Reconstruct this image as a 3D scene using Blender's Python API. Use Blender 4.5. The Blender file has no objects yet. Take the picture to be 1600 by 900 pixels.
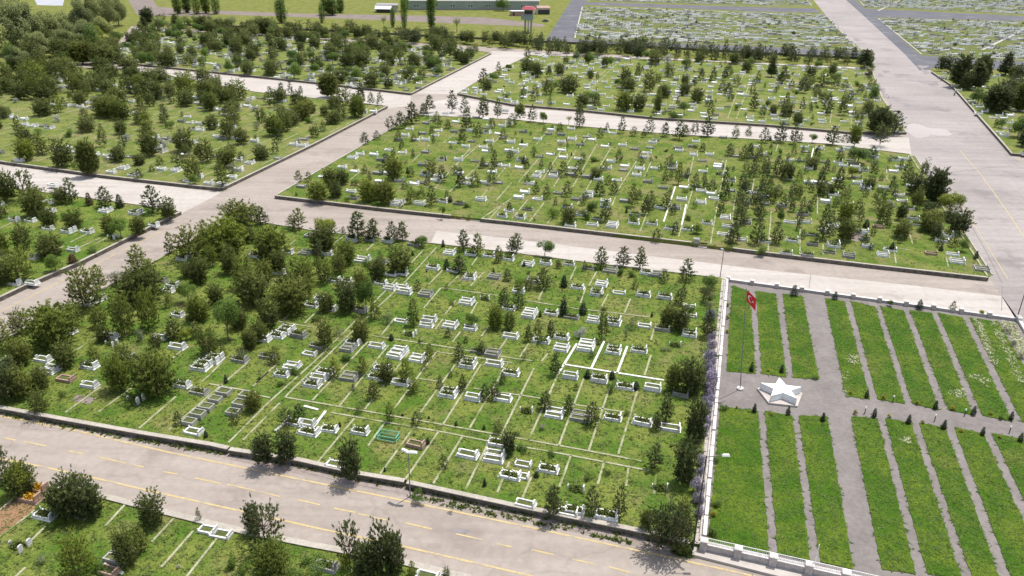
import bpy, math, random
import numpy as np
from mathutils import Vector, Matrix

R = math.radians
SC = bpy.context.scene
COL = SC.collection
rng = np.random.default_rng(11)
random.seed(11)

# ------------------------------------------------------------------ camera, sky, sun
CAM_H = 55.0
FPX, PITCH, ROLL = 1244.2, R(24.54), R(1.224)
GRID_A = R(-15.13)                       # direction of the long plot rows; the plots run at right angles to it
_c, _s, _cr, _sr = math.cos(PITCH), math.sin(PITCH), math.cos(ROLL), math.sin(ROLL)
FW = np.array([0, _c, -_s]); _u = np.array([0, _s, _c]); _r = np.array([1., 0, 0])
RT = _r * _cr + _u * _sr
UP = _u * _cr - _r * _sr
cam_d = bpy.data.cameras.new('camera')
cam = bpy.data.objects.new('camera', cam_d); COL.objects.link(cam)
cam_d.sensor_width = 36.0; cam_d.lens = FPX * 36.0 / 1600.0
cam_d.clip_start = 1.0; cam_d.clip_end = 6000.0
cam.matrix_world = Matrix(((RT[0], UP[0], -FW[0], 0), (RT[1], UP[1], -FW[1], 0), (RT[2], UP[2], -FW[2], CAM_H), (0, 0, 0, 1)))
SC.camera = cam

SUN_EL = R(70.0); SUN_AZ = math.atan2(0.70, 0.72)      # the sun stands high, ahead and to the right
w = bpy.data.worlds.new('World'); SC.world = w; w.use_nodes = True
nt = w.node_tree; nt.nodes.clear()
sky = nt.nodes.new('ShaderNodeTexSky'); sky.sky_type = 'NISHITA'; sky.sun_disc = False
sky.sun_elevation = SUN_EL; sky.sun_rotation = SUN_AZ; sky.air_density = 1.0; sky.dust_density = 1.5
bg = nt.nodes.new('ShaderNodeBackground'); bg.inputs[1].default_value = 0.15
wo = nt.nodes.new('ShaderNodeOutputWorld')
hs = nt.nodes.new('ShaderNodeHueSaturation'); hs.inputs['Saturation'].default_value = 0.55
nt.links.new(sky.outputs[0], hs.inputs['Color']); nt.links.new(hs.outputs[0], bg.inputs[0]); nt.links.new(bg.outputs[0], wo.inputs[0])
sd = bpy.data.lights.new('sun', 'SUN'); sd.energy = 3.7; sd.angle = R(0.6); sd.color = (1.0, 0.955, 0.88)
so = bpy.data.objects.new('sun', sd); COL.objects.link(so)
tosun = Vector((math.sin(SUN_AZ) * math.cos(SUN_EL), math.cos(SUN_AZ) * math.cos(SUN_EL), math.sin(SUN_EL)))
so.rotation_euler = tosun.to_track_quat('Z', 'Y').to_euler(); so.location = (0, 0, 120)
SC.view_settings.view_transform = 'Standard'; SC.view_settings.look = 'None'
SC.view_settings.exposure = 0.52; SC.view_settings.gamma = 1.0; SC.view_settings.use_curve_mapping = False
SC.cycles.max_bounces = 5; SC.cycles.diffuse_bounces = 3; SC.cycles.glossy_bounces = 2
SC.cycles.transparent_max_bounces = 4; SC.cycles.caustics_reflective = False; SC.cycles.caustics_refractive = False

# ------------------------------------------------------------------ placing helpers
BZ = 0.6                                  # height of the planted blocks above the roads
def P(px, py, z=0.0):
    """survey point: where the sight line through photo pixel (px, py) meets the level z"""
    d = RT * (px - 800) / FPX - UP * (py - 450) / FPX + FW
    t = (z - CAM_H) / d[2]
    return np.array([d[0] * t, d[1] * t, z])
def depth(p): return float(np.dot(np.array([p[0], p[1], p[2] - CAM_H]), FW))
def size_at(p, hpx, wpx):
    zc = depth(p); dep = math.atan2(CAM_H - p[2], math.hypot(p[0], p[1]))
    wid = wpx * zc / FPX
    h = (hpx * zc / FPX - 0.30 * wid * math.sin(dep)) / math.cos(dep)
    return max(h, 0.55 * hpx * zc / FPX), wid
EA = np.array([math.cos(GRID_A), math.sin(GRID_A), 0]); EB = np.array([-math.sin(GRID_A), math.cos(GRID_A), 0])
def uv(p): return float(np.dot(p, EA)), float(np.dot(p, EB))
def inpoly(x, y, poly):
    c = False; n = len(poly); j = n - 1
    for i in range(n):
        xi, yi = poly[i][0], poly[i][1]; xj, yj = poly[j][0], poly[j][1]
        if (yi > y) != (yj > y) and x < (xj - xi) * (y - yi) / (yj - yi) + xi: c = not c
        j = i
    return c

# ------------------------------------------------------------------ materials
def new_mat(name):
    m = bpy.data.materials.new(name); m.use_nodes = True
    t = m.node_tree; b = t.nodes['Principled BSDF']
    return m, t, b
def noise(t, scale, detail=3, rough=0.6, coord='Object', vec=None):
    n = t.nodes.new('ShaderNodeTexNoise'); n.inputs['Scale'].default_value = scale
    n.inputs['Detail'].default_value = detail; n.inputs['Roughness'].default_value = rough
    tc = t.nodes.new('ShaderNodeTexCoord'); t.links.new(tc.outputs[coord], n.inputs['Vector'])
    return n.outputs['Fac']
def ramp(t, fac, stops):
    r = t.nodes.new('ShaderNodeValToRGB'); e = r.color_ramp.elements
    while len(e) < len(stops): e.new(0.5)
    for k, (p, c) in enumerate(stops):
        e[k].position = p; e[k].color = (*c, 1) if len(c) == 3 else c
    t.links.new(fac, r.inputs[0]); return r.outputs[0]
def mix(t, a, b, fac, mode='MIX'):
    n = t.nodes.new('ShaderNodeMix'); n.data_type = 'RGBA'; n.blend_type = mode
    for sock, v in ((n.inputs[0], fac), (n.inputs[6], a), (n.inputs[7], b)):
        if hasattr(v, 'is_output'): t.links.new(v, sock)
        elif isinstance(v, (int, float)): sock.default_value = v
        else: sock.default_value = (*v, 1)
    return n.outputs[2]
def bump(t, b, fac, strength, dist):
    n = t.nodes.new('ShaderNodeBump'); n.inputs['Strength'].default_value = strength; n.inputs['Distance'].default_value = dist
    t.links.new(fac, n.inputs['Height']); t.links.new(n.outputs[0], b.inputs['Normal'])
def surf(name, c1, c2, scale, rough=0.85, fine=None, coord='Object', stain=None, bumpd=0.0, inst=0.0, grain=0.2, crack=0.0):
    """two tones mixed by noise, a finer grain on top, optional stains"""
    m, t, b = new_mat(name)
    c = ramp(t, noise(t, scale, 4, 0.6, coord), [(0.3, c1), (0.7, c2)])
    if fine:
        f = ramp(t, noise(t, fine, 2, 0.7, coord), [(0.3, (1 - grain,) * 3), (0.7, (1 + grain * 0.6,) * 3)])
        c = mix(t, c, f, 1.0, 'MULTIPLY')
    if stain:
        s = ramp(t, noise(t, stain[0], 5, 0.65, coord), [(stain[2], (0, 0, 0)), (stain[2] + 0.12, (1, 1, 1))])
        c = mix(t, c, stain[1], s)
    if crack:            # hairline cracks and worn wheel tracks
        tc = t.nodes.new('ShaderNodeTexCoord'); wv = t.nodes.new('ShaderNodeTexNoise'); wv.inputs['Scale'].default_value = 0.5; wv.inputs['Detail'].default_value = 4
        va = t.nodes.new('ShaderNodeVectorMath'); va.operation = 'MULTIPLY_ADD'; va.inputs[1].default_value = (2.5, 2.5, 0)
        t.links.new(tc.outputs[coord], wv.inputs['Vector']); t.links.new(wv.outputs['Color'], va.inputs[0]); t.links.new(tc.outputs[coord], va.inputs[2])
        vo = t.nodes.new('ShaderNodeTexVoronoi'); vo.feature = 'DISTANCE_TO_EDGE'; vo.inputs['Scale'].default_value = 0.085
        t.links.new(va.outputs[0], vo.inputs['Vector'])
        k = ramp(t, vo.outputs['Distance'], [(0.0, (1 - crack,) * 3), (0.016, (1, 1, 1))]); c = mix(t, c, k, 1.0, 'MULTIPLY')
        mp = t.nodes.new('ShaderNodeMapping'); mp.inputs['Rotation'].default_value = (0, 0, -GRID_A); mp.inputs['Scale'].default_value = (0.02, 0.5, 1)
        n2 = t.nodes.new('ShaderNodeTexNoise'); n2.inputs['Scale'].default_value = 1.0; n2.inputs['Detail'].default_value = 3
        t.links.new(tc.outputs[coord], mp.inputs['Vector']); t.links.new(mp.outputs[0], n2.inputs['Vector'])
        k = ramp(t, n2.outputs['Fac'], [(0.35, (0.90, 0.89, 0.88)), (0.6, (1.03, 1.03, 1.03))]); c = mix(t, c, k, 1.0, 'MULTIPLY')
    if inst:
        oi = t.nodes.new('ShaderNodeObjectInfo')
        f = ramp(t, oi.outputs['Random'], [(0, (1 - inst,) * 3), (1, (1.0,) * 3)])
        c = mix(t, c, f, 1.0, 'MULTIPLY')
    t.links.new(c, b.inputs['Base Color']); b.inputs['Roughness'].default_value = rough
    b.inputs['Specular IOR Level'].default_value = 0.2
    if bumpd: bump(t, b, noise(t, fine or scale * 4, 3, 0.6, coord), 0.6, bumpd)
    return m
def grass(name, lush, pale, dark, dry, dryness=0.6):
    m, t, b = new_mat(name)
    c = ramp(t, noise(t, 0.22, 5, 0.62), [(0.40, lush), (0.60, pale)])
    c = mix(t, c, dark, ramp(t, noise(t, 0.9, 5, 0.7), [(0.56, (0, 0, 0)), (0.74, (0.85,) * 3)]))
    c = mix(t, c, dry, ramp(t, noise(t, 0.13, 5, 0.7), [(dryness, (0, 0, 0)), (dryness + 0.14, (0.75,) * 3)]))
    f = ramp(t, noise(t, 3.2, 3, 0.75), [(0.28, (0.55,) * 3), (0.72, (1.3,) * 3)])
    c = mix(t, c, f, 1.0, 'MULTIPLY')
    t.links.new(c, b.inputs['Base Color']); b.inputs['Roughness'].default_value = 0.95
    b.inputs['Specular IOR Level'].default_value = 0.08
    bump(t, b, noise(t, 2.6, 4, 0.75), 1.0, 0.35)
    return m
def leaf(name, c1, c2, c3, transl=0.15, inst=0.24):
    """foliage: tint per tuft (mesh attribute) and per plant (object random)"""
    m, t, b = new_mat(name)
    at = t.nodes.new('ShaderNodeAttribute'); at.attribute_name = 'tint'
    c = ramp(t, at.outputs['Fac'], [(0.0, c1), (0.55, c2), (1.0, c3)])
    oi = t.nodes.new('ShaderNodeObjectInfo')
    v = ramp(t, oi.outputs['Random'], [(0, (1 - inst, 1 - inst * 0.9, 1 - inst * 0.7)), (0.5, (1, 1, 1)), (1, (1 + inst, 1 + inst * 0.8, 1))])
    c = mix(t, c, v, 1.0, 'MULTIPLY')
    t.links.new(c, b.inputs['Base Color']); b.inputs['Roughness'].default_value = 0.6
    b.inputs['Specular IOR Level'].default_value = 0.25
    tr = t.nodes.new('ShaderNodeBsdfTranslucent'); ms = t.nodes.new('ShaderNodeMixShader'); ms.inputs[0].default_value = transl
    t.links.new(c, tr.inputs[0]); t.links.new(b.outputs[0], ms.inputs[1]); t.links.new(tr.outputs[0], ms.inputs[2])
    t.links.new(ms.outputs[0], t.nodes['Material Output'].inputs[0])
    return m
def plain(name, c, rough=0.6, metal=0.0, grain=18.0):
    m, t, b = new_mat(name)
    f = ramp(t, noise(t, grain, 3, 0.6), [(0.3, tuple(x * 0.86 for x in c)), (0.7, tuple(min(1, x * 1.08) for x in c))])
    t.links.new(f, b.inputs['Base Color'])
    b.inputs['Roughness'].default_value = rough; b.inputs['Metallic'].default_value = metal
    return m

M = {}
M['field'] = grass('field_grass', (0.125, 0.155, 0.026), (0.195, 0.200, 0.055), (0.080, 0.110, 0.022), (0.23, 0.185, 0.095), 0.52)
M['grass'] = grass('plot_grass', (0.086, 0.160, 0.021), (0.186, 0.218, 0.048), (0.052, 0.110, 0.016), (0.240, 0.210, 0.088), 0.54)
M['grass_far'] = grass('plot_grass_dry', (0.112, 0.162, 0.030), (0.198, 0.216, 0.060), (0.070, 0.112, 0.024), (0.245, 0.214, 0.104), 0.50)
M['lawn'] = grass('bed_lawn', (0.052, 0.122, 0.009), (0.110, 0.165, 0.018), (0.030, 0.080, 0.007), (0.160, 0.165, 0.040), 0.57)
M['road'] = surf('road_concrete', (0.275, 0.236, 0.205), (0.325, 0.283, 0.252), 0.045, 0.85, 1.1, stain=(0.11, (0.235, 0.20, 0.178), 0.55), grain=0.10, crack=0.10)
M['pale'] = surf('pale_concrete', (0.375, 0.340, 0.310), (0.43, 0.398, 0.37), 0.07, 0.85, 1.0, stain=(0.16, (0.31, 0.278, 0.255), 0.60), grain=0.08, crack=0.07)
M['verge'] = surf('dusty_verge', (0.235, 0.195, 0.175), (0.30, 0.255, 0.235), 0.25, 0.9, 2.0, stain=(0.5, (0.13, 0.13, 0.065), 0.62))
M['asphalt'] = surf('far_asphalt', (0.082, 0.082, 0.098), (0.125, 0.122, 0.135), 0.06, 0.85, 0.7, stain=(0.1, (0.22, 0.21, 0.215), 0.58), grain=0.1)
M['bigroad'] = surf('worn_road', (0.245, 0.220, 0.212), (0.325, 0.295, 0.284), 0.03, 0.85, 0.9, stain=(0.07, (0.20, 0.182, 0.178), 0.55), grain=0.10, crack=0.10)
M['newpatch'] = surf('road_patch', (0.325, 0.297, 0.285), (0.36, 0.33, 0.318), 0.05, 0.85, 0.9, grain=0.05)
M['tar'] = surf('tar_smear', (0.17, 0.155, 0.155), (0.27, 0.245, 0.245), 0.25, 0.85, 0.9, grain=0.1)
M['paving'] = surf('garden_paving', (0.150, 0.133, 0.126), (0.205, 0.184, 0.174), 0.3, 0.9, 2.2, stain=(0.8, (0.30, 0.27, 0.255), 0.67), grain=0.14)
M['dirt'] = surf('dirt', (0.16, 0.13, 0.115), (0.22, 0.18, 0.16), 0.12, 0.95, 1.0)
M['brownsoil'] = surf('brown_soil', (0.20, 0.115, 0.06), (0.27, 0.165, 0.095), 0.3, 0.95, 3.0)
M['wallstone'] = surf('rubble_stone', (0.07, 0.06, 0.05), (0.20, 0.18, 0.155), 1.6, 0.9, 5.0, stain=(0.7, (0.06, 0.08, 0.03), 0.58), bumpd=0.08)
M['coping'] = surf('coping_concrete', (0.30, 0.27, 0.23), (0.42, 0.385, 0.335), 0.6, 0.85, 4.0, stain=(0.9, (0.22, 0.21, 0.15), 0.64))
M['kerb'] = surf('kerb_concrete', (0.22, 0.225, 0.13), (0.36, 0.35, 0.235), 0.5, 0.9, 4.0, stain=(0.45, (0.11, 0.145, 0.03), 0.52))
M['whitekerb'] = surf('white_kerb', (0.56, 0.56, 0.50), (0.72, 0.72, 0.66), 0.8, 0.8, 4.0)
M['gardenwall'] = surf('garden_wall_render', (0.38, 0.345, 0.33), (0.50, 0.465, 0.45), 0.7, 0.85, 3.0, stain=(0.7, (0.30, 0.27, 0.26), 0.62))
M['whitewall'] = surf('white_wall', (0.52, 0.48, 0.455), (0.64, 0.605, 0.58), 0.5, 0.8, 3.0, stain=(0.6, (0.42, 0.38, 0.36), 0.66))
M['yellow'] = surf('yellow_paint', (0.43, 0.325, 0.155), (0.47, 0.375, 0.205), 0.5, 0.8, 3.0, stain=(0.9, (0.32, 0.272, 0.215), 0.50), grain=0.14)
M['crack'] = surf('sealed_joint', (0.16, 0.14, 0.13), (0.24, 0.21, 0.20), 1.0, 0.9, 3.0)
M['marble'] = surf('white_marble', (0.70, 0.70, 0.69), (0.85, 0.85, 0.83), 1.2, 0.45, 5.0, stain=(1.5, (0.45, 0.45, 0.41), 0.60), inst=0.28)
M['marble_far'] = surf('weathered_marble', (0.66, 0.66, 0.65), (0.84, 0.84, 0.82), 0.5, 0.6, 3.0, stain=(0.3, (0.45, 0.45, 0.43), 0.60))
M['greystone'] = surf('grey_stone', (0.26, 0.26, 0.245), (0.40, 0.39, 0.365), 1.5, 0.8, 5.0, stain=(1.8, (0.20, 0.20, 0.15), 0.6), inst=0.3)
M['cement'] = surf('cement_frame', (0.32, 0.32, 0.275), (0.41, 0.40, 0.355), 1.5, 0.9, 5.0, inst=0.1)
M['brownstone'] = surf('brown_granite', (0.30, 0.19, 0.15), (0.42, 0.29, 0.24), 2.0, 0.6, 6.0)
M['bed'] = surf('grave_soil', (0.065, 0.095, 0.022), (0.145, 0.15, 0.06), 2.0, 0.95, 6.0, inst=0.3)
M['greenpaint'] = plain('green_paint', (0.15, 0.40, 0.27), 0.6)
M['bark'] = surf('bark', (0.09, 0.065, 0.045), (0.18, 0.13, 0.09), 3.0, 0.95, 9.0)
M['palebark'] = surf('pale_bark', (0.28, 0.26, 0.21), (0.42, 0.39, 0.33), 2.0, 0.95, 9.0)
M['pine'] = leaf('pine_needles', (0.076, 0.100, 0.019), (0.150, 0.178, 0.038), (0.255, 0.268, 0.085), 0.36)
M['pine2'] = leaf('fresh_needles', (0.088, 0.122, 0.017), (0.172, 0.220, 0.034), (0.28, 0.315, 0.072), 0.36)
M['dkpine'] = leaf('dark_needles', (0.048, 0.069, 0.020), (0.092, 0.120, 0.036), (0.175, 0.200, 0.070), 0.30)
M['turf'] = leaf('turf_blades', (0.046, 0.108, 0.009), (0.088, 0.148, 0.016), (0.15, 0.19, 0.04), 0.35, 0.0)
M['grass_mid'] = grass('plot_grass_olive', (0.096, 0.156, 0.024), (0.182, 0.208, 0.050), (0.060, 0.108, 0.018), (0.240, 0.205, 0.098), 0.51)
M['juniper'] = leaf('juniper', (0.018, 0.036, 0.016), (0.032, 0.058, 0.025), (0.065, 0.095, 0.040), 0.08, 0.2)
M['spruce'] = leaf('blue_spruce', (0.045, 0.072, 0.058), (0.080, 0.115, 0.098), (0.14, 0.18, 0.165), 0.1, 0.15)
M['broad'] = leaf('green_leaves', (0.060, 0.112, 0.018), (0.112, 0.185, 0.030), (0.19, 0.26, 0.06), 0.33)
M['lime'] = leaf('yellow_green_leaves', (0.12, 0.16, 0.014), (0.21, 0.25, 0.028), (0.31, 0.33, 0.07), 0.28, 0.1)
M['olive'] = leaf('grey_green_leaves', (0.10, 0.12, 0.06), (0.175, 0.195, 0.105), (0.28, 0.29, 0.19), 0.22)
M['blossom'] = leaf('pale_blossom', (0.16, 0.18, 0.12), (0.38, 0.38, 0.34), (0.58, 0.57, 0.55), 0.2)
M['lilac'] = leaf('lilac_blossom', (0.12, 0.14, 0.085), (0.29, 0.245, 0.35), (0.47, 0.41, 0.54), 0.2, 0.2)
M['willow'] = leaf('willow_leaves', (0.125, 0.155, 0.052), (0.22, 0.25, 0.09), (0.32, 0.345, 0.15), 0.38, 0.3)
M['rust'] = leaf('rusty_needles', (0.09, 0.055, 0.025), (0.16, 0.10, 0.045), (0.22, 0.15, 0.07), 0.05, 0.2)
M['redleaf'] = leaf('dark_red_leaves', (0.035, 0.012, 0.014), (0.075, 0.022, 0.026), (0.12, 0.04, 0.04), 0.1, 0.1)
M['yellowbush'] = leaf('golden_shrub', (0.12, 0.13, 0.012), (0.28, 0.25, 0.02), (0.46, 0.41, 0.06), 0.15, 0.25)
M['weeds'] = leaf('weeds', (0.070, 0.120, 0.020), (0.125, 0.160, 0.036), (0.19, 0.20, 0.065), 0.35, 0.0)
M['flowers'] = leaf('cream_flowers', (0.20, 0.26, 0.07), (0.50, 0.49, 0.32), (0.70, 0.68, 0.54), 0.2, 0.0)
M['orange'] = leaf('orange_flowers', (0.42, 0.21, 0.01), (0.56, 0.32, 0.02), (0.62, 0.42, 0.05), 0.15, 0.0)
M['metal'] = plain('grey_steel', (0.22, 0.22, 0.23), 0.5, 0.3)
M['darkmetal'] = plain('dark_steel', (0.06, 0.06, 0.065), 0.5, 0.3)
M['whitepaint'] = plain('white_paint', (0.80, 0.80, 0.79), 0.5)
M['starwhite'] = surf('white_star_plaster', (0.80, 0.80, 0.80), (0.84, 0.84, 0.84), 0.8, 0.6, 4.0)
M['red'] = plain('flag_red', (0.60, 0.008, 0.018), 0.7)
M['tinroof'] = plain('tin_roof', (0.62, 0.64, 0.68), 0.5, 0.0, 2.0)
M['greyroof'] = plain('grey_roof', (0.30, 0.29, 0.28), 0.8, 0.0, 1.0)
M['greenwall'] = surf('grey_green_wall', (0.25, 0.30, 0.28), (0.33, 0.38, 0.36), 0.2, 0.8, 1.5)
M['redroof'] = plain('red_roof', (0.36, 0.06, 0.08), 0.7, 0.0, 2.0)
M['glass'] = plain('dark_glass', (0.035, 0.04, 0.05), 0.15)
M['pinkwall'] = plain('pink_render', (0.55, 0.42, 0.36), 0.8, 0.0, 1.0)
M['tyre'] = plain('rubber', (0.025, 0.025, 0.025), 0.8)
M['cloth'] = plain('dark_cloth', (0.05, 0.05, 0.07), 0.9)
M['skin'] = plain('skin', (0.42, 0.26, 0.19), 0.6)
M['carpaint'] = plain('dark_car_paint', (0.03, 0.03, 0.035), 0.3)

# ------------------------------------------------------------------ object helpers
def link(name, me, parent=None, mat=None):
    o = bpy.data.objects.new(name, me); COL.objects.link(o)
    if mat is not None and hasattr(me, 'materials') and not me.materials: me.materials.append(mat)
    if parent is not None: o.parent = parent
    return o
def tag(o, label=None, cat=None, group=None, kind=None):
    if label: o['label'] = label
    if cat: o['category'] = cat
    if group: o['group'] = group
    if kind: o['kind'] = kind
    return o
def empty(name, loc=(0, 0, 0), rz=0.0, scale=(1, 1, 1)):
    o = bpy.data.objects.new(name, None); COL.objects.link(o); o.empty_display_size = 0.3
    o.location = tuple(loc); o.rotation_euler = (0, 0, rz); o.scale = scale
    return o
class MB:
    """collects boxes, prisms, tubes and quads and turns them into one mesh"""
    def __init__(s): s.v = []; s.f = []
    def add(s, vs, fs):
        n = len(s.v); s.v += [tuple(map(float, x)) for x in vs]; s.f += [tuple(n + i for i in f) for f in fs]; return s
    def box(s, x0, x1, y0, y1, z0, z1, top=None):
        t = top or (0, 0)
        vs = [(x0, y0, z0), (x1, y0, z0), (x1, y1, z0), (x0, y1, z0),
              (x0 + t[0], y0 + t[1], z1), (x1 - t[0], y0 + t[1], z1), (x1 - t[0], y1 - t[1], z1), (x0 + t[0], y1 - t[1], z1)]
        return s.add(vs, [(3, 2, 1, 0), (4, 5, 6, 7), (0, 1, 5, 4), (1, 2, 6, 5), (2, 3, 7, 6), (3, 0, 4, 7)])
    def prism(s, poly, z0, z1):
        n = len(poly)
        vs = [(x, y, z0) for x, y in poly] + [(x, y, z1) for x, y in poly]
        return s.add(vs, [tuple(range(n - 1, -1, -1)), tuple(range(n, 2 * n))] + [(i, (i + 1) % n, n + (i + 1) % n, n + i) for i in range(n)])
    def slab_x(s, prof, x0, x1):
        """a profile in (y, z) pushed along x"""
        n = len(prof)
        vs = [(x0, y, z) for y, z in prof] + [(x1, y, z) for y, z in prof]
        return s.add(vs, [tuple(range(n - 1, -1, -1)), tuple(range(n, 2 * n))] + [(i, (i + 1) % n, n + (i + 1) % n, n + i) for i in range(n)])
    def tube(s, a, b, r0, r1=None, n=8):
        a = Vector(a); b = Vector(b); r1 = r0 if r1 is None else r1
        d = (b - a).normalized(); x = d.orthogonal().normalized(); y = d.cross(x)
        vs = [a + (x * math.cos(k * 2 * math.pi / n) + y * math.sin(k * 2 * math.pi / n)) * r0 for k in range(n)]
        vs += [b + (x * math.cos(k * 2 * math.pi / n) + y * math.sin(k * 2 * math.pi / n)) * r1 for k in range(n)]
        return s.add(vs, [tuple(range(n - 1, -1, -1)), tuple(range(n, 2 * n))] + [(i, (i + 1) % n, n + (i + 1) % n, n + i) for i in range(n)])
    def strip(s, pts, width, z0, z1, side=0.0):
        """ribbon or kerb along a polyline; side shifts it across"""
        p = [np.array(q[:2], float) for q in pts]; L = []; Rr = []
        for i, q in enumerate(p):
            d = np.zeros(2)
            if i: e = q - p[i - 1]; d += e / np.linalg.norm(e)
            if i < len(p) - 1: e = p[i + 1] - q; d += e / np.linalg.norm(e)
            d /= np.linalg.norm(d); nrm = np.array([-d[1], d[0]])
            L.append(q + nrm * (width / 2 + side)); Rr.append(q + nrm * (-width / 2 + side))
        n = len(p)
        if z1 <= z0:
            return s.add([(a[0], a[1], z0) for a in L] + [(a[0], a[1], z0) for a in Rr], [(i, n + i, n + i + 1, i + 1) for i in range(n - 1)])
        vs = []
        for z in (z0, z1): vs += [(a[0], a[1], z) for a in L] + [(a[0], a[1], z) for a in Rr]
        fs = []
        for i in range(n - 1):
            fs += [(2 * n + i, 3 * n + i, 3 * n + i + 1, 2 * n + i + 1), (i, i + 1, n + i + 1, n + i), (i, 2 * n + i, 2 * n + i + 1, i + 1), (n + i, n + i + 1, 3 * n + i + 1, 3 * n + i)]
        fs += [(0, n, 3 * n, 2 * n), (n - 1, 3 * n - 1, 4 * n - 1, 2 * n - 1)]
        return s.add(vs, fs)
    def mesh(s, name, mat=None):
        me = bpy.data.meshes.new(name); me.from_pydata(s.v, [], s.f); me.update()
        if mat: me.materials.append(mat)
        return me
    def build(s, name, mat, parent=None): return link(name, s.mesh(name, mat), parent)
def tri_mesh(name, tris, tint, mats=None, midx=None, centre=None):
    tris = np.asarray(tris, np.float32); n = len(tris)
    me = bpy.data.meshes.new(name)
    me.vertices.add(3 * n); me.vertices.foreach_set('co', tris.reshape(-1))
    me.loops.add(3 * n); me.loops.foreach_set('vertex_index', np.arange(3 * n, dtype=np.int32))
    me.polygons.add(n); me.polygons.foreach_set('loop_start', np.arange(0, 3 * n, 3, dtype=np.int32))
    me.polygons.foreach_set('loop_total', np.full(n, 3, np.int32))
    if centre is not None:          # wind every leaf face outward and upward, and round its shading a little
        g = np.cross(tris[:, 1] - tris[:, 0], tris[:, 2] - tris[:, 0]); g /= np.linalg.norm(g, axis=1, keepdims=True) + 1e-12
        out = tris.mean(1) - np.asarray(centre, np.float32); out /= np.linalg.norm(out, axis=1, keepdims=True) + 1e-9; out[:, 2] += 0.6; out /= np.linalg.norm(out, axis=1, keepdims=True) + 1e-9
        flip = (g * out).sum(1) < 0; tris = tris.copy(); tris[flip] = tris[flip][:, ::-1]; g[flip] *= -1
        me.vertices.foreach_set('co', tris.reshape(-1)); nrm = 0.62 * g + 0.50 * out; nrm /= np.linalg.norm(nrm, axis=1, keepdims=True)
    a = me.attributes.new('tint', 'FLOAT', 'POINT'); a.data.foreach_set('value', np.repeat(np.asarray(tint, np.float32), 3))
    for m in mats or []: me.materials.append(m)
    if midx is not None: me.polygons.foreach_set('material_index', np.asarray(midx, np.int32))
    me.update()
    if centre is not None: me.normals_split_custom_set(np.repeat(nrm, 3, 0).tolist())
    return me
def poly_px(pts, z): return [P(x, y, z)[:2] for x, y in pts]
def sheet(name, pts, z, mat, kind='structure', label=None):
    me = bpy.data.meshes.new(name); me.from_pydata([(p[0], p[1], z) for p in pts], [], [tuple(range(len(pts)))]); me.update()
    me.materials.append(mat); o = link(name, me); o['kind'] = kind
    if label: o['label'] = label
    return o
def block(name, pts, z0, z1, mat):
    area = sum(pts[i - 1][0] * pts[i][1] - pts[i][0] * pts[i - 1][1] for i in range(len(pts)))
    if area < 0: pts = pts[::-1]
    o = MB().prism(pts, z0, z1).build(name, mat); o['kind'] = 'structure'; return o
# ------------------------------------------------------------------ the ground, roads and blocks
def grid_rect(u0, u1, v0, v1): return [(EA * u + EB * v)[:2] for u, v in ((u0, v0), (u1, v0), (u1, v1), (u0, v1))]
sheet('ground', [(-2500, -400), (2500, -400), (2500, 4500), (-2500, 4500)], 0.0, M['field'])
vt = uv(P(800, 76))[1]
sheet('road', grid_rect(-420, 420, -60, vt), 0.006, M['road'])
sheet('field', poly_px([(-700, -40), (-60, 4), (215, 28), (165, 92), (60, 100), (-120, 96), (-900, 120)], 0), 0.016, M['field'])
# big road on the right, with the dark new asphalt along its far part
sheet('wide_road', poly_px([(1225, -45), (1271, 0), (1305, 42), (1350, 81), (1366, 108), (1382, 150), (1420, 215), (1426, 243), (1549, 437), (1588, 500), (1700, 640), (1900, 640), (1760, 360), (1583, 246), (1562, 222), (1486, 134), (1452, 108), (1437, 87), (1367, 27), (1335, 0), (1290, -40)], 0), 0.012, M['bigroad'])
sheet('new_asphalt', poly_px([(1270, -42), (1322, 0), (1352, 27), (1413, 84), (1437, 110), (1456, 109), (1439, 87), (1369, 27), (1337, 0), (1292, -41)], 0), 0.018, M['asphalt'])
sheet('asphalt_road', poly_px([(920, -40), (893, 0), (852, 64), (895, 62), (914, 6), (940, -38)], 0), 0.012, M['asphalt'])
sheet('asphalt_road', poly_px([(853, 65), (895, 61.5), (1200, 73), (1349, 80.5), (1368, 91), (1200, 86)], 0), 0.020, M['asphalt'])
sheet('asphalt_road', poly_px([(913, 7.5), (917, 3), (1200, 11.5), (1272, 13), (1284, 20.5), (1200, 18.5)], 0), 0.020, M['asphalt'])
sheet('asphalt_road', poly_px([(1349, 13), (1600, 25), (1800, 34), (1800, 44), (1600, 33.5), (1366, 27)], 0), 0.020, M['asphalt'])
sheet('asphalt_road', poly_px([(1437, 86.5), (1600, 96), (1800, 107), (1800, 122), (1600, 110), (1452, 106)], 0), 0.020, M['asphalt'])
# pale concrete lanes
sheet('parking_strip', poly_px([(682, 361), (800, 373), (1000, 398), (1200, 422.5), (1425, 446), (1566, 463), (1592, 500), (1590, 508), (1140, 446), (1120, 445), (925, 420), (800, 405), (668, 390)], 0), 0.012, M['pale'])
sheet('lane', poly_px([(680, 158), (715, 152), (800, 168), (900, 176), (1025, 189), (1200, 200), (1330, 211), (1420, 215), (1424, 244), (1292, 228), (1135, 219), (1050, 214), (900, 201), (800, 191), (660, 184)], 0), 0.012, M['pale'])
sheet('lane', poly_px([(165, 99), (400, 123), (505, 134), (642, 150), (640, 165), (605, 170), (495, 159), (400, 149), (235, 118)], 0), 0.012, M['pale'])
sheet('lane', poly_px([(420, 56), (740, 77), (738, 83), (425, 62)], 0), 0.012, M['pale'])
sheet('lane', poly_px([(770, 80), (830, 82), (1362, 106), (1361, 109.5), (1100, 97.5), (828, 88), (760, 121), (720, 148), (650, 146)], 0), 0.018, M['pale'])
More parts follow.
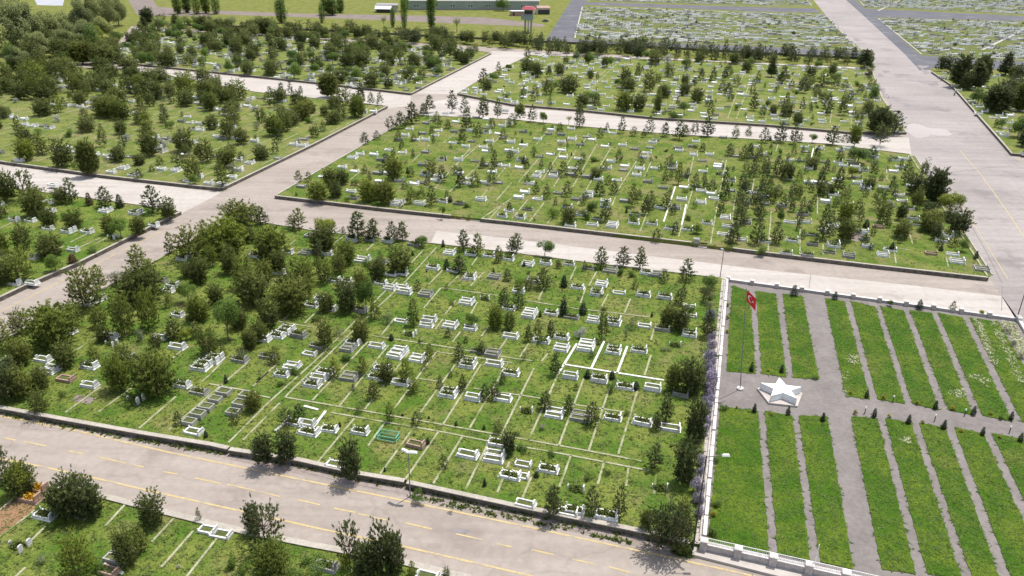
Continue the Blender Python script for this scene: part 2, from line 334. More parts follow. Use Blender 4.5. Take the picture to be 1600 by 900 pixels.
sheet('lane', poly_px([(-150, 236), (0, 257), (160, 279), (312, 297), (346, 301), (283, 334), (220, 326), (57, 304), (-150, 278)], 0), 0.012, M['pale'])
# dusty verge between the main road and the near wall, and by the lower wall
MAINWALL = [(-140, 610), (0, 637), (100, 655.5), (215, 676), (330, 695), (357, 701), (467, 719), (565, 741), (632, 752), (797, 789), (990, 828), (1078, 848)]
sheet('verge', poly_px([(x, y + 4) for x, y in MAINWALL] + [(1080, 876), (990, 853), (800, 810), (630, 775), (467, 741), (330, 712), (215, 690), (0, 645), (-140, 619)], 0), 0.012, M['verge'])
# far field: dirt tracks
sheet('track', poly_px([(330, 16), (460, 21), (640, 24), (760, 27), (850, 38), (850, 42), (720, 37), (560, 30), (330, 22)], 0), 0.008, M['dirt'])
sheet('track', poly_px([(195, -8), (235, -8), (245, 10), (330, 20), (330, 26), (215, 24)], 0), 0.012, M['dirt'])
sheet('yard', poly_px([(45, -20), (105, -20), (98, 9), (58, 8)], 0), 0.03, surf('grey_yard', (0.30, 0.31, 0.34), (0.38, 0.38, 0.40), 0.1))

C_POLY = [(365, 341), (282, 385), (240, 410), (175, 445), (40, 515), (-140, 606)] + [(x, y - 2) for x, y in MAINWALL] + [(1096, 852), (1134, 437), (1125, 434), (925, 411), (800, 395), (672, 380), (500, 362)]
N_POLY = [(430, 306), (575, 222), (650, 180), (800, 187), (900, 197), (1050, 210), (1135, 215), (1292, 225), (1421, 241), (1545, 434), (1370, 415), (1200, 395), (1080, 380), (800, 347), (705, 337), (600, 326)]
U_POLY = [(715, 146), (760, 118), (828, 86), (1100, 96), (1362, 109), (1378, 153), (1416, 207), (1322, 206), (1200, 195), (1025, 184), (900, 171), (800, 163)]
L1_POLY = [(347, 294), (492, 224), (605, 166), (495, 154), (400, 144), (235, 113), (60, 100), (-140, 96), (-420, 190), (-150, 231), (0, 252), (160, 274), (312, 291)]
L2_POLY = [(165, 95), (400, 119), (505, 130), (642, 146), (767, 83), (737, 77.5), (425, 57), (250, 46), (190, 66)]
L0_POLY = [(282, 331), (125, 409), (37, 447), (-120, 522), (-420, 400), (-250, 262), (-150, 274), (57, 299), (220, 321)]
B_POLY = [(-200, 706), (0, 745), (55, 757), (165, 777), (265, 803), (380, 831), (480, 851), (620, 877), (712, 899), (900, 941), (900, 1150), (-250, 1150)]
R_POLY = [(1456, 112), (1487, 133), (1565, 221), (1581, 240), (1700, 250), (1900, 262), (1900, 150), (1700, 125), (1600, 116)]
BLK = {}
for nm, pl, mt in (('C', C_POLY, 'grass'), ('N', N_POLY, 'grass_mid'), ('U', U_POLY, 'grass_far'), ('L1', L1_POLY, 'grass_far'), ('L2', L2_POLY, 'grass_far'), ('L0', L0_POLY, 'grass'), ('B', B_POLY, 'grass'), ('R', R_POLY, 'grass_far')):
    pts = poly_px(pl, BZ); BLK[nm] = pts
    block('grass_plot', pts, 0.0, BZ, M[mt])
    if nm == 'C':                                       # white walkway along the lilac hedge and the garden wall
        sheet('path', poly_px([(1128, 436), (1134, 438), (1097, 851), (1084, 849)], BZ), BZ + 0.012, M['pale'])

def wall(pts, label, width=0.42, cap=0.5, h=BZ, name='retaining_wall', capmat='coping', side=0.0):
    p = [P(x, y, h)[:2] for x, y in pts]; c = sum(p) / len(p)
    r = empty(name, (c[0], c[1], 0)); tag(r, label, 'wall', 'low walls round the grave blocks')
    q = [a - c for a in p]
    MB().strip(q, width, -0.01, h + 0.05, side).build('stone_face', M['wallstone'], r)
    MB().strip(q, cap, h + 0.05, h + 0.15, side).build('coping', M[capmat], r)
    return r
wall(MAINWALL[:6], 'rubble wall with pale coping on the left along the two-lane road', cap=0.62)
wall([(359, 702.5), (467, 719)], 'short low wall piece between two gaps beside the two-lane road', cap=0.62)
wall(MAINWALL[6:9], 'rubble wall with pale coping ending at the double-headed street lamp', cap=0.62)
wall([(636, 754)] + MAINWALL[9:], 'rubble wall with pale coping right of the double-headed street lamp', cap=0.62)
wall([(365, 341), (282, 385), (240, 410), (175, 445), (40, 515), (-120, 596)], 'low kerb wall between the front grave block and the diagonal road', 0.3, 0.34, capmat='kerb')
wall([(366, 341), (500, 362), (672, 380)], 'kerb wall behind the yellow-green tree along the middle road', 0.3, 0.34)
wall([(672, 380), (800, 395), (925, 411), (1122, 434)], 'kerb wall along the pale parking strip', 0.3, 0.34)
wall([(430, 306), (575, 222), (650, 180)], 'low dark wall on the left side of the middle grave block', 0.3, 0.36)
wall([(430, 306), (600, 326), (705, 337)], 'dark stone wall from the road corner to the red and white kerb', 0.4, 0.45)
wall([(752, 342), (800, 347), (1080, 379)], 'dark stone wall from the grassy aisle to the gate pillar', 0.4, 0.45)
wall([(1145, 388), (1200, 395), (1370, 415), (1543, 434)], 'dark stone wall from the yellow kerb to the right road corner', 0.4, 0.45)
wall([(650, 180), (800, 187), (900, 197), (1050, 210), (1135, 215), (1292, 225), (1421, 241)], 'low wall behind the middle grave block along the pale lane', 0.3, 0.34)
wall([(1421, 241), (1455, 296), (1500, 365), (1543, 432)], 'kerb wall between the middle grave block and the wide right road', 0.3, 0.36, capmat='kerb')
wall([(715, 146), (760, 118), (828, 86)], 'kerb wall on the left edge of the upper grave block', 0.3, 0.34)
wall([(715, 146), (800, 163), (900, 171), (1025, 184), (1200, 195), (1322, 206), (1416, 207)], 'dark wall in front of the upper grave block', 0.4, 0.45)
wall([(1362, 109), (1378, 153), (1416, 207)], 'kerb wall between the upper grave block and the wide road', 0.3, 0.36)
wall([(828, 86), (1100, 96), (1362, 109)], 'low wall behind the upper grave block under the pine row', 0.3, 0.34)
wall([(347, 294), (492, 224), (605, 166)], 'low wall on the right side of the left grave block', 0.4, 0.45)
wall([(-150, 231), (0, 252), (160, 274), (312, 291), (345, 294)], 'dark wall in front of the left grave block', 0.4, 0.45)
wall([(605, 166), (495, 154), (400, 144), (235, 113)], 'kerb wall behind the left grave block', 0.3, 0.34)
wall([(165, 95), (400, 119), (505, 130), (642, 146)], 'dark wall in front of the crowded upper left grave block', 0.4, 0.45)
wall([(642, 146), (767, 83)], 'curving wall right of the crowded upper left grave block', 0.4, 0.45)
wall([(767, 83), (737, 77.5), (425, 57)], 'low wall behind the crowded upper left grave block', 0.3, 0.34)
wall([(282, 331), (125, 409), (37, 447), (-100, 512)], 'dark wall between the lower left grave block and the diagonal road', 0.4, 0.45)
wall([(-120, 278), (57, 299), (220, 321), (282, 331)], 'kerb wall behind the lower left grave block', 0.3, 0.34)
wall([(-200, 706), (0, 745), (55, 757)], 'coping wall left of the brown plot by the two-lane road', 0.4, 0.6)
wall([(56, 757.5), (165, 777), (265, 803), (380, 831), (480, 851), (620, 877), (712, 899), (880, 937)], 'pale coping wall on the near side of the two-lane road', 0.4, 0.72)
wall([(1456, 112), (1487, 133), (1565, 221), (1581, 240), (1700, 250)], 'brown kerb wall right of the wide road', 0.35, 0.5)
wall([(400, 41), (800, 61), (1000, 71), (1350, 90)], 'long dark boundary wall behind the pine row', 0.4, 0.5, h=1.0)
wall([(240, 36), (400, 41)], 'dark boundary wall below the far poplars', 0.4, 0.5, h=1.0)
for pts in ([(1428, 244), (1462, 297), (1507, 366), (1549, 432)],):
    sheet('verge', poly_px(pts + [(1543, 433), (1500, 366), (1455, 297), (1421, 243)], 0), 0.024, M['grass_far'])
    o = MB().strip([P(x, y)[:2] for x, y in [(1429, 243), (1463, 296), (1508, 365), (1550, 430)]], 0.3, 0.0, 0.2).build('kerb', M['coping']); o['kind'] = 'structure'
# painted kerbs beside the gate gaps
def kerb_bits(pts, cols):
    p = [P(x, y, 0)[:2] for x, y in pts]; a, b = p; n = len(cols)
    for i, c in enumerate(cols):
        o = MB().strip([a + (b - a) * i / n, a + (b - a) * (i + 1) / n], 0.3, 0.0, 0.22).build('painted_kerb', M[c]); o['kind'] = 'structure'
kerb_bits([(706, 341), (750, 346)], ['yellow', 'redroof', 'whitekerb', 'orange', 'whitekerb', 'whitekerb'])
kerb_bits([(1108, 385), (1145, 391)], ['whitekerb', 'yellow', 'whitekerb'])

# kerb strips between the grave plots: photo pixels on the plot level
KERBS_C = """665,387 607,450 495,562 420,629 357,692|682,387 632,442 595,476 528,540 445,621|437,630 380,688|601,661 575,697|646,669 594,741|685,675 633,750|722,683 677,756|762,695 727,766|796,722 777,770|892,712 874,761|944,722 934,757|982,732 978,760|830,746 812,789|1025,740 1022,772|554,654 537,674|536,675 497,722
80,525 55,540|160,522 120,547|157,605 102,645|205,607 154,644|275,620 217,670|387,567 264,672|349,565 316,597|285,547 270,560|420,581 395,604|434,568 400,599
575,534 488,626|607,540 530,635|640,550 570,640|682,550 616,639|715,565 657,645|752,569 692,664|794,567 734,669|834,576 784,678|872,585 826,688|912,592 873,697|955,598 920,704|997,607 966,710
901,538 872,585W|944,534 924,576W|980,542 964,584W|1017,555 1007,587|1022,515 1017,532|880,570 949,581 1037,595W|826,537 812,559|856,553 846,565|850,450 841,469|915,450 907,474|950,460 940,479|985,467 976,489|689,450 662,482|712,470 695,492|746,472 735,492|719,519 707,535|762,512 752,526|800,517 777,552|617,497 595,525|692,499 680,515|932,425 920,447|900,417 891,437|692,422 670,445|747,400 737,415|721,427 700,447|757,425 735,447
460,485 441,501|495,487 475,506|446,465 432,477|540,367 520,382|585,380 572,392|462,375 452,383
445,621 567,642 692,664 815,686 947,710 1002,721|517,645 700,677 764,690 860,706 1015,736|582,525 695,542 800,560 832,564|682,550 800,567|655,592 682,596|740,607 840,622 900,633 975,644|690,450 777,462|822,470 897,482 1017,496|425,501 490,512|400,617 422,622|327,600 387,611|475,635 497,641W|509,643 486,673W|447,660 430,674W"""
KERBS_N = """670,227 645,252|735,232 679,295|752,255 702,300|790,262 750,311|800,285 775,314|800,310 752,342|785,320 765,342|565,267 547,281|640,283 622,295|826,225 800,247|847,242 810,285|880,230 847,282|900,235 865,292|933,225 895,292|954,232 902,320|1004,237 967,295 956,322|1020,246 1007,277|1055,292 1037,347W|1072,320 1065,352W|1012,330 1000,362|1082,297 1060,370|1135,250 1122,312 1110,382|850,317 827,347|862,340 855,350|825,312 800,342|1216,225 1212,237|1271,232 1267,250W|1277,305 1277,335|1250,350 1250,397|1286,382 1286,398|1319,390 1320,405|1396,385 1400,412|1420,362 1426,382|1385,262 1386,282|1478,402 1482,418|750,225 700,270|780,215 762,232|715,205 690,226|860,200 838,226|920,208 905,232|1085,240 1075,285|1180,270 1170,330|1205,330 1200,392|1150,300 1140,372|1325,340 1385,347 1420,352|1395,387 1422,391|990,250 1020,254|747,312 775,315|620,285 700,298|840,262 900,268|905,300 950,305|1130,335 1200,343"""
def lay_kerbs(txt, z=BZ):
    for ln in txt.replace('\n', '|').split('|'):
        wh = ln.endswith('W'); pts = [tuple(map(float, q.split(','))) for q in ln.rstrip('W').split()]
        p = [P(x, y, z)[:2] for x, y in pts]
        o = MB().strip(p, 0.30 if wh else 0.25, z - 0.05, z + (0.13 if wh else 0.07)).build('plot_kerb', M['whitekerb' if wh else 'kerb'])
        o['kind'] = 'structure'
lay_kerbs(KERBS_C); lay_kerbs(KERBS_N)
lay_kerbs("197,787 165,822|272,810 237,847|302,830 252,887|352,825 285,910|72,822 42,852|40,887 10,915|180,860 160,880|162,882 192,897W|30,772 -25,818|55,797 -20,855")
lay_kerbs("67,327 40,343|147,360 110,379|157,372 122,388|25,345 -10,362|100,385 60,402|180,365 150,381|90,330 60,345")
lay_kerbs("967,97 920,142|958,99 912,142|1162,115 1137,185|1176,117 1150,187|1075,105 1050,165|1240,165 1235,190|1300,170 1297,192|1330,175 1330,200|1010,120 985,160|860,100 820,125|905,96 860,125")
# the left block keeps its plot lines at the regular pitch of the grid
u0, v0 = uv(P(347, 294, BZ))
for nm, n in (('L1', 46), ('U', 0)):
    for k in range(n):
        u = u0 - 2 - k * 3.7; v = v0 + 4
        while v < v0 + 150:
            ln = rng.uniform(6, 16); a = EA * u + EB * v; b = EA * u + EB * (v + ln)
            if inpoly(a[0], a[1], BLK[nm]) and inpoly(b[0], b[1], BLK[nm]):
                o = MB().strip([a[:2], b[:2]], 0.27, BZ - 0.05, BZ + 0.07).build('plot_kerb', M['kerb']); o['kind'] = 'structure'
            v += ln + rng.uniform(2, 14)
sheet('brown_plot', poly_px([(28, 774), (54, 779), (54, 799), (-20, 853), (-60, 842)], BZ), BZ + 0.02, M['brownsoil'])
for pts in ([(1327, 365), (1345, 362), (1352, 372), (1340, 378), (1325, 374)], [(722, 431), (738, 433), (734, 440), (718, 438)], [(120, 617), (150, 622), (140, 632), (112, 626)]):
    sheet('bare_soil', poly_px(pts, BZ), BZ + 0.015, M['dirt'])

# painted lines on the roads
def line(pts, wdt, mat='yellow', z=0.022, name='road_marking'):
    o = MB().strip([P(x, y)[:2] for x, y in pts], wdt, z, z).build(name, M[mat]); o['kind'] = 'structure'
line([(-60, 637), (0, 650), (125, 674.5), (260, 706), (400, 735), (600, 776), (800, 818), (1050, 872), (1150, 894), (1240, 915)], 0.25)
line([(-80, 700), (60, 728), (165, 751), (225, 765), (382, 800), (517, 830), (622, 852), (800, 893), (880, 912)], 0.25)
for a in "-40,675 -10,681|5,684 25,688|37,690 72,697|107,705 130,709|152,714 197,724|202,725 225,730|255,737 277,741|305,747 345,756|355,757 400,767|403,768 437,776|465,781 500,789|521,794 555,801|560,803 605,813|632,817 675,827|712,834 755,844|777,850 800,855|830,859 865,867|894,874 927,881|952,886 985,895".split('|'):
    q = [tuple(map(float, t.split(','))) for t in a.split()]
    line(q, 0.2)
line([(0, 487), (75, 450), (195, 390), (250, 362)], 0.2)
line([(1500, 235), (1535, 276), (1570, 325), (1604, 376), (1660, 470)], 0.2)
line([(1462, 258), (1520, 348), (1575, 436)], 0.14)
line([(1517, 352), (1538, 388), (1566, 443)], 0.16, 'crack', 0.026, 'sealed_joint')
line([(1474, 272), (1500, 268), (1545, 262), (1590, 259)], 0.2, 'crack', 0.026, 'sealed_joint')
line([(470, 737), (540, 754), (632, 772), (700, 785), (800, 806), (985, 848)], 0.10, 'crack', 0.026, 'sealed_joint')
line([(1267, 428), (1264, 450)], 0.1, 'crack', 0.026, 'sealed_joint')
line([(1566, 447), (1565, 486)], 0.1, 'crack', 0.026, 'sealed_joint')
line([(1175, 853), (1176, 900)], 0.12, 'crack', 0.026, 'sealed_joint')
def blob(cx, cy, rx, ry, mat, tilt=0.0, z=0.016):
    n = 26; pts = []
    for k in range(n):
        a = k / n * 6.283; q = 1 + 0.22 * math.sin(3 * a + cx) + 0.16 * math.sin(5 * a + cy) + random.uniform(-.08, .08)
        pts.append((cx + q * rx * math.cos(a) + tilt * math.sin(a) * ry * q, cy + q * ry * math.sin(a)))
    sheet('road_patch', poly_px(pts, 0), z, M[mat])
blob(1446, 205, 34, 9, 'newpatch', 1.0)
for q in ((1376, 118, 5, 3), (1384, 112, 6, 2), (1378, 140, 4, 5), (1385, 150, 4, 4), (1394, 152, 6, 1.6), (1404, 158, 6, 1.5), (1415, 166, 5, 1.5), (1420, 170, 4, 1.2), (1441, 104, 9, 2.2), (1446, 112, 5, 4), (1455, 130, 12, 4.5), (1339, 62, 5, 3)): blob(*q, 'tar', 0.8, 0.022)
blob(720, 830, 14, 3.5, 'tar', 0.5, 0.02); blob(60, 668, 40, 4, 'verge', 2, 0.014)
# ------------------------------------------------------------------ the memorial garden
tl, bl, tr = P(1137, 440, BZ), P(1098, 849, BZ), P(1591, 503, BZ)
br = tr + (bl - tl)
garden = [tl[:2], bl[:2], br[:2], tr[:2]]
block('garden_paving', garden, 0.0, BZ - 0.03, M['paving'])
pathU = [(1137, 1144, 1129, 1135, 446, 580), (1171, 1181, 1181, 1190.5, 455, 584), (1212, 1223, 1229, 1240, 459, 590), (1254, 1289, 1278, 1319, 463, 606), (1320, 1330, 1359, 1371, 471, 624), (1367, 1376, 1414, 1426, 479, 631), (1412, 1422, 1467, 1482, 485, 641), (1456, 1466, 1521, 1535, 489, 649), (1504, 1515, 1582, 1597, 496, 659), (1560, 1569, 1655, 1672, 503, 668)]
pathL = [(1118, 1126, 1100, 1106, 635, 850), (1184, 1195, 1202, 1216, 642, 866), (1238, 1248, 1266, 1282, 650, 878), (1293, 1330, 1333, 1378, 651, 890), (1371, 1383, 1431, 1449, 654, 897), (1424, 1436, 1503, 1520, 661, 905), (1477, 1491, 1566, 1585, 668, 915), (1536, 1550, 1652, 1672, 677, 930), (1600, 1614, 1745, 1768, 686, 945)]
BEDS = []
for rows in (pathU, pathL):
    for a, b in zip(rows, rows[1:]):
        pts = [(a[1], a[4]), (b[0], b[4]), (b[2], b[5]), (a[3], a[5])]
        if rows is pathU and a is pathU[2]: pts = [(1223, 459), (1254, 463), (1280, 593), (1240, 590)]
        if rows is pathU and a is pathU[3]: pts = [(1289, 466), (1320, 471), (1359, 624), (1322, 619)]
        p = poly_px(pts, BZ)
        # ragged turf edge
        q = []
        for i in range(4):
            s, e = p[i], p[(i + 1) % 4]; n = max(2, int(np.linalg.norm(e - s) / 0.45))
            for k in range(n):
                d = (e - s) / np.linalg.norm(e - s)
                q.append(s + (e - s) * k / n + np.array([-d[1], d[0]]) * (rng.uniform(-0.05, 0.05) + 0.05 * math.sin(k * 0.9 + i) * math.sin(k * 0.37)))
        BEDS.append(q); block('lawn_bed', q, BZ - 0.1, BZ + 0.05, M['lawn'])
def garden_wall(a, b, n, label, height, pillar, cap, posts_at=None, rail=False, wmat='gardenwall', lowside=0):
    A, B = P(*a, BZ)[:2], P(*b, BZ)[:2]; c = (A + B) / 2; L = np.linalg.norm(B - A)
    ang = math.atan2(*(B - A)[::-1]); r = empty('garden_wall', (c[0], c[1], 0), ang); tag(r, label, 'wall')
    MB().box(-L / 2, L / 2, -0.17, 0.17, 0.0, BZ + height).build('wall_body', M[wmat], r)
    MB().box(-L / 2, L / 2, -0.24, 0.24, BZ + height, BZ + height + 0.08).build('coping', M['whitewall'], r)
    for k in range(n + 1):
        x = -L / 2 + L * k / n
        pb = MB().box(x - pillar, x + pillar, -pillar, pillar, 0.0, BZ + height + 0.42).build('pillar', M[wmat], r)
        MB().box(x - pillar - .06, x + pillar + .06, -pillar - .06, pillar + .06, BZ + height + 0.42, BZ + height + 0.5, (0.1, 0.1)).build('cap', M['whitewall'], pb)
    if rail:
        f = MB()
        for k in range(n):
            x0 = -L / 2 + L * k / n + pillar; x1 = -L / 2 + L * (k + 1) / n - pillar
            for z in (0.16, 0.58): f.box(x0, x1, 0.09, 0.13, BZ + height + z, BZ + height + z + 0.05)
            m = int((x1 - x0) / 0.16)
            for j in range(1, m): f.box(x0 + (x1 - x0) * j / m - .015, x0 + (x1 - x0) * j / m + .015, 0.10, 0.125, BZ + height + 0.08, BZ + height + 0.6)
        f.build('railing', M['whitepaint'], r)
    return r
garden_wall((1137, 439), (1590, 501), 11, 'low grey garden wall with square pillars along the pale parking strip', 0.35, 0.30, 0.1)
garden_wall((1099, 853), (1440, 930), 6, 'garden wall with white railing and pillars beside the two-lane road', 0.35, 0.34, 0.1, rail=True)
garden_wall((1592, 503), (1720, 716), 5, 'pale garden wall on the right edge of the lawn beds', 0.35, 0.28, 0.1, wmat='whitewall')
# the stepped white wall on the left of the garden: one thing, panels with dark slots between
A, B = P(1135.5, 440, BZ), P(1099, 846, BZ); L = np.linalg.norm(B - A); ang = math.atan2(B[1] - A[1], B[0] - A[0])
r = empty('garden_wall', ((A + B) / 2)[:2].tolist() + [0.0], ang); tag(r, 'white panelled wall between the pale walkway and the lawn beds', 'wall')
MB().box(-L / 2, L / 2, -0.42, 0.0, 0.0, BZ + 0.25).build('wall_base', M['gardenwall'], r)
n = 21
for k in range(n):
    x0 = -L / 2 + L * k / n
    MB().box(x0 + 0.05, x0 + L / n - 0.18, -0.16 + 0.03 * (k % 2), 0.22, BZ - 0.2, BZ + 0.62 + 0.04 * (k % 3)).build('wall_panel', M['whitewall'], r)
# pavement with kerb in front of the lower garden wall
o = block('pavement', poly_px([(1082, 851), (1098, 855), (1260, 891), (1440, 932), (1440, 952), (1250, 908), (1082, 866)], 0.3), 0.0, 0.28, M['pale'])
# star monument
zt = BZ + 1.15
c = (P(1213, 588, zt) + P(1247, 606, zt) + P(1248, 624.5, zt) + P(1211.5, 620, zt) + P(1190, 594.5, zt)) / 5
tips = [P(x, y, zt) for x, y in ((1213, 588), (1247, 606), (1248, 624.5), (1211.5, 620), (1190, 594.5))]
rad = float(np.mean([np.linalg.norm((t - c)[:2]) for t in tips]))
a0 = np.angle(sum(np.exp(1j * (math.atan2((t - c)[1], (t - c)[0]) + 2 * math.pi * k / 5)) for k, t in enumerate(tips)))
r = empty('star_monument', (c[0], c[1], BZ), 0); tag(r, 'white five-pointed star block on a pentagon base in the garden', 'monument')
pent = [(rad * 1.12 * math.cos(a0 - 2 * math.pi * k / 5), rad * 1.12 * math.sin(a0 - 2 * math.pi * k / 5)) for k in range(5)][::-1]
MB().prism(pent, -0.04, 0.22).build('pentagon_base', M['pale'], r)
star = []
for k in range(10):
    rr = rad if k % 2 == 0 else rad * 0.42
    star.append((rr * math.cos(a0 - math.pi * k / 5), rr * math.sin(a0 - math.pi * k / 5)))
MB().prism(star[::-1], 0.223, 1.15).build('star_block', M['starwhite'], r)
# flag and pole
b = P(1156.5, 608, BZ); hp = 9.0
for _ in range(140):
    q = np.array([b[0] - 0.085 * hp, b[1], BZ + hp]); dd = np.array([q[0], q[1], q[2] - CAM_H]); zc = dd @ FW
    if 450 - FPX * (dd @ UP) / zc > 452: hp += 0.1
    else: break
r = empty('flagpole', (b[0], b[1], BZ - 0.03)); r.rotation_euler = (0, -0.085, 0); tag(r, 'tall thin flagpole leaning slightly, standing on the paving beside the white star', 'flagpole')
MB().tube((0, 0, 0), (0, 0, hp), 0.065, 0.04, 10).build('pole', M['metal'], r)
MB().prism([(0.45 * math.cos(k * .785), 0.45 * math.sin(k * .785)) for k in range(8)], 0.0, 0.25).build('footing', M['whitewall'], r)
MB().tube((0, 0, hp), (0, 0, hp + 0.18), 0.09, 0.02).build('finial', M['metal'], r)
# the flag hangs from the halyard and droops to the right
fw_, fh_ = 2.1, 1.4; nx, ny = 22, 14
def flag_pt(s, t):                 # s along the fly, t down the hoist
    x = s * fw_ * 0.60; z = -t * fh_ - (s ** 1.15) * 1.6 * (0.8 + 0.2 * t)
    y = 0.22 * math.sin(s * 7 + t * 1.2) * s
    return (0.09 + x, y, hp - 0.15 + z)
MBf = MB(); MBf.add([flag_pt(i / nx, j / ny) for j in range(ny + 1) for i in range(nx + 1)], [(j * (nx + 1) + i, j * (nx + 1) + i + 1, (j + 1) * (nx + 1) + i + 1, (j + 1) * (nx + 1) + i) for j in range(ny) for i in range(nx)])
f = MBf.build('flag', M['red']); f.location = (b[0], b[1], BZ - 0.03); f.rotation_euler = (0, -0.085, 0); tag(f, 'red flag with white crescent and star hanging from the flagpole', 'flag')
sm = f.modifiers.new('cloth', 'SOLIDIFY'); sm.thickness = 0.012; sm.offset = 0
def emblem(poly, name):
    for sgn in (-1, 1):
        vs = []
        for s, t in poly:
            p0 = Vector(flag_pt(s, t)); du = Vector(flag_pt(s + .01, t)) - p0; dv = Vector(flag_pt(s, t + .01)) - p0
            vs.append(p0 + du.cross(dv).normalized() * 0.016 * sgn)
        m = MB().add(vs, [tuple(range(len(vs)))]); m.build(name, M['whitepaint'], f)
cres = []
for k in range(25):
    th = R(38) + R(284) * k / 24; cres.append((0.36 + 0.20 * math.cos(th), 0.5 + 0.27 * math.sin(th)))
for k in range(25):
    th = R(322 - 10) - R(264) * k / 24; cres.append((0.405 + 0.155 * math.cos(th), 0.5 + 0.21 * math.sin(th)))
for i in range(24):      # crescent in narrow pieces so that it follows the cloth
    pass
def emblem_strip(a, b, name):
    m = MB()
    for sgn in (-1, 1):
        vs = []
        for s, t in a + b:
            p0 = Vector(flag_pt(s, t)); du = Vector(flag_pt(s + .01, t)) - p0; dv = Vector(flag_pt(s, t + .01)) - p0
            vs.append(p0 + du.cross(dv).normalized() * 0.016 * sgn)
        n = len(a); m.add(vs, [(i, i + 1, n + i + 1, n + i) for i in range(n - 1)])
    m.build(name, M['whitepaint'], f)
emblem_strip(cres[:25], cres[:24:-1], 'crescent')
stp = [(0.615 + (0.095 if k % 2 == 0 else 0.038) * math.cos(math.pi + k * math.pi / 5), 0.5 + (0.125 if k % 2 == 0 else 0.05) * math.sin(math.pi + k * math.pi / 5)) for k in range(10)]
emblem(stp, 'star')
# ------------------------------------------------------------------ foliage meshes (unit height, scaled per tree)
def needle_tris(shoots, per, nlen, nwid, g):
    """each shoot carries a brush of narrow leaf faces; shoots: (x y z, direction, length, tint)"""
    S = np.array([s[0] for s in shoots]); D = np.array([s[1] for s in shoots]); Ls = np.array([s[2] for s in shoots]); T = np.array([s[3] for s in shoots])
    n = len(S)
    D = D / np.linalg.norm(D, axis=1, keepdims=True)
    base = np.repeat(S, per, 0); d = np.repeat(D, per, 0); l = np.repeat(Ls, per)[:, None]
    t = g.uniform(0, 1, (n * per, 1)); base = base + d * l * t
    rnd = g.normal(size=(n * per, 3)); rnd -= (rnd * d).sum(1, keepdims=True) * d; rnd /= np.linalg.norm(rnd, axis=1, keepdims=True)
    nd = d * g.uniform(0.45, 1.0, (n * per, 1)) + rnd * g.uniform(0.5, 1.0, (n * per, 1)); nd /= np.linalg.norm(nd, axis=1, keepdims=True)
    side = np.cross(nd, g.normal(size=(n * per, 3))); side /= np.linalg.norm(side, axis=1, keepdims=True) + 1e-9
    ln = nlen * g.uniform(0.7, 1.25, (n * per, 1)); wd = nwid * g.uniform(0.7, 1.3, (n * per, 1))
    tri = np.stack([base - side * wd / 2, base + side * wd / 2, base + nd * ln], 1)
    tint = np.clip(np.repeat(T, per) + g.normal(0, 0.10, n * per), 0, 1)
    return tri, tint
def clump_tris(pts, tint, size, per, g, flat=0.4):
    """leaf clumps: small faces strewn round each point"""
    n = len(pts); p = np.repeat(pts, per, 0) + g.normal(0, size * 0.55, (n * per, 3))
    nr = g.normal(size=(n * per, 3)); nr[:, 2] += flat; nr /= np.linalg.norm(nr, axis=1, keepdims=True)
    a = np.cross(nr, g.normal(size=(n * per, 3))); a /= np.linalg.norm(a, axis=1, keepdims=True) + 1e-9
    b = np.cross(nr, a); s = size * g.uniform(0.5, 1.0, (n * per, 1)) * 0.55
    ang = g.uniform(0, 6.28, (n * per, 1))
    k = [np.cos(ang + x) * a * s + np.sin(ang + x) * b * s for x in (0, 2.2, 4.0)]
    tri = np.stack([p + k[0], p + k[1], p + k[2]], 1)
    return tri, np.clip(np.repeat(tint, per) + g.normal(0, 0.12, n * per), 0, 1)
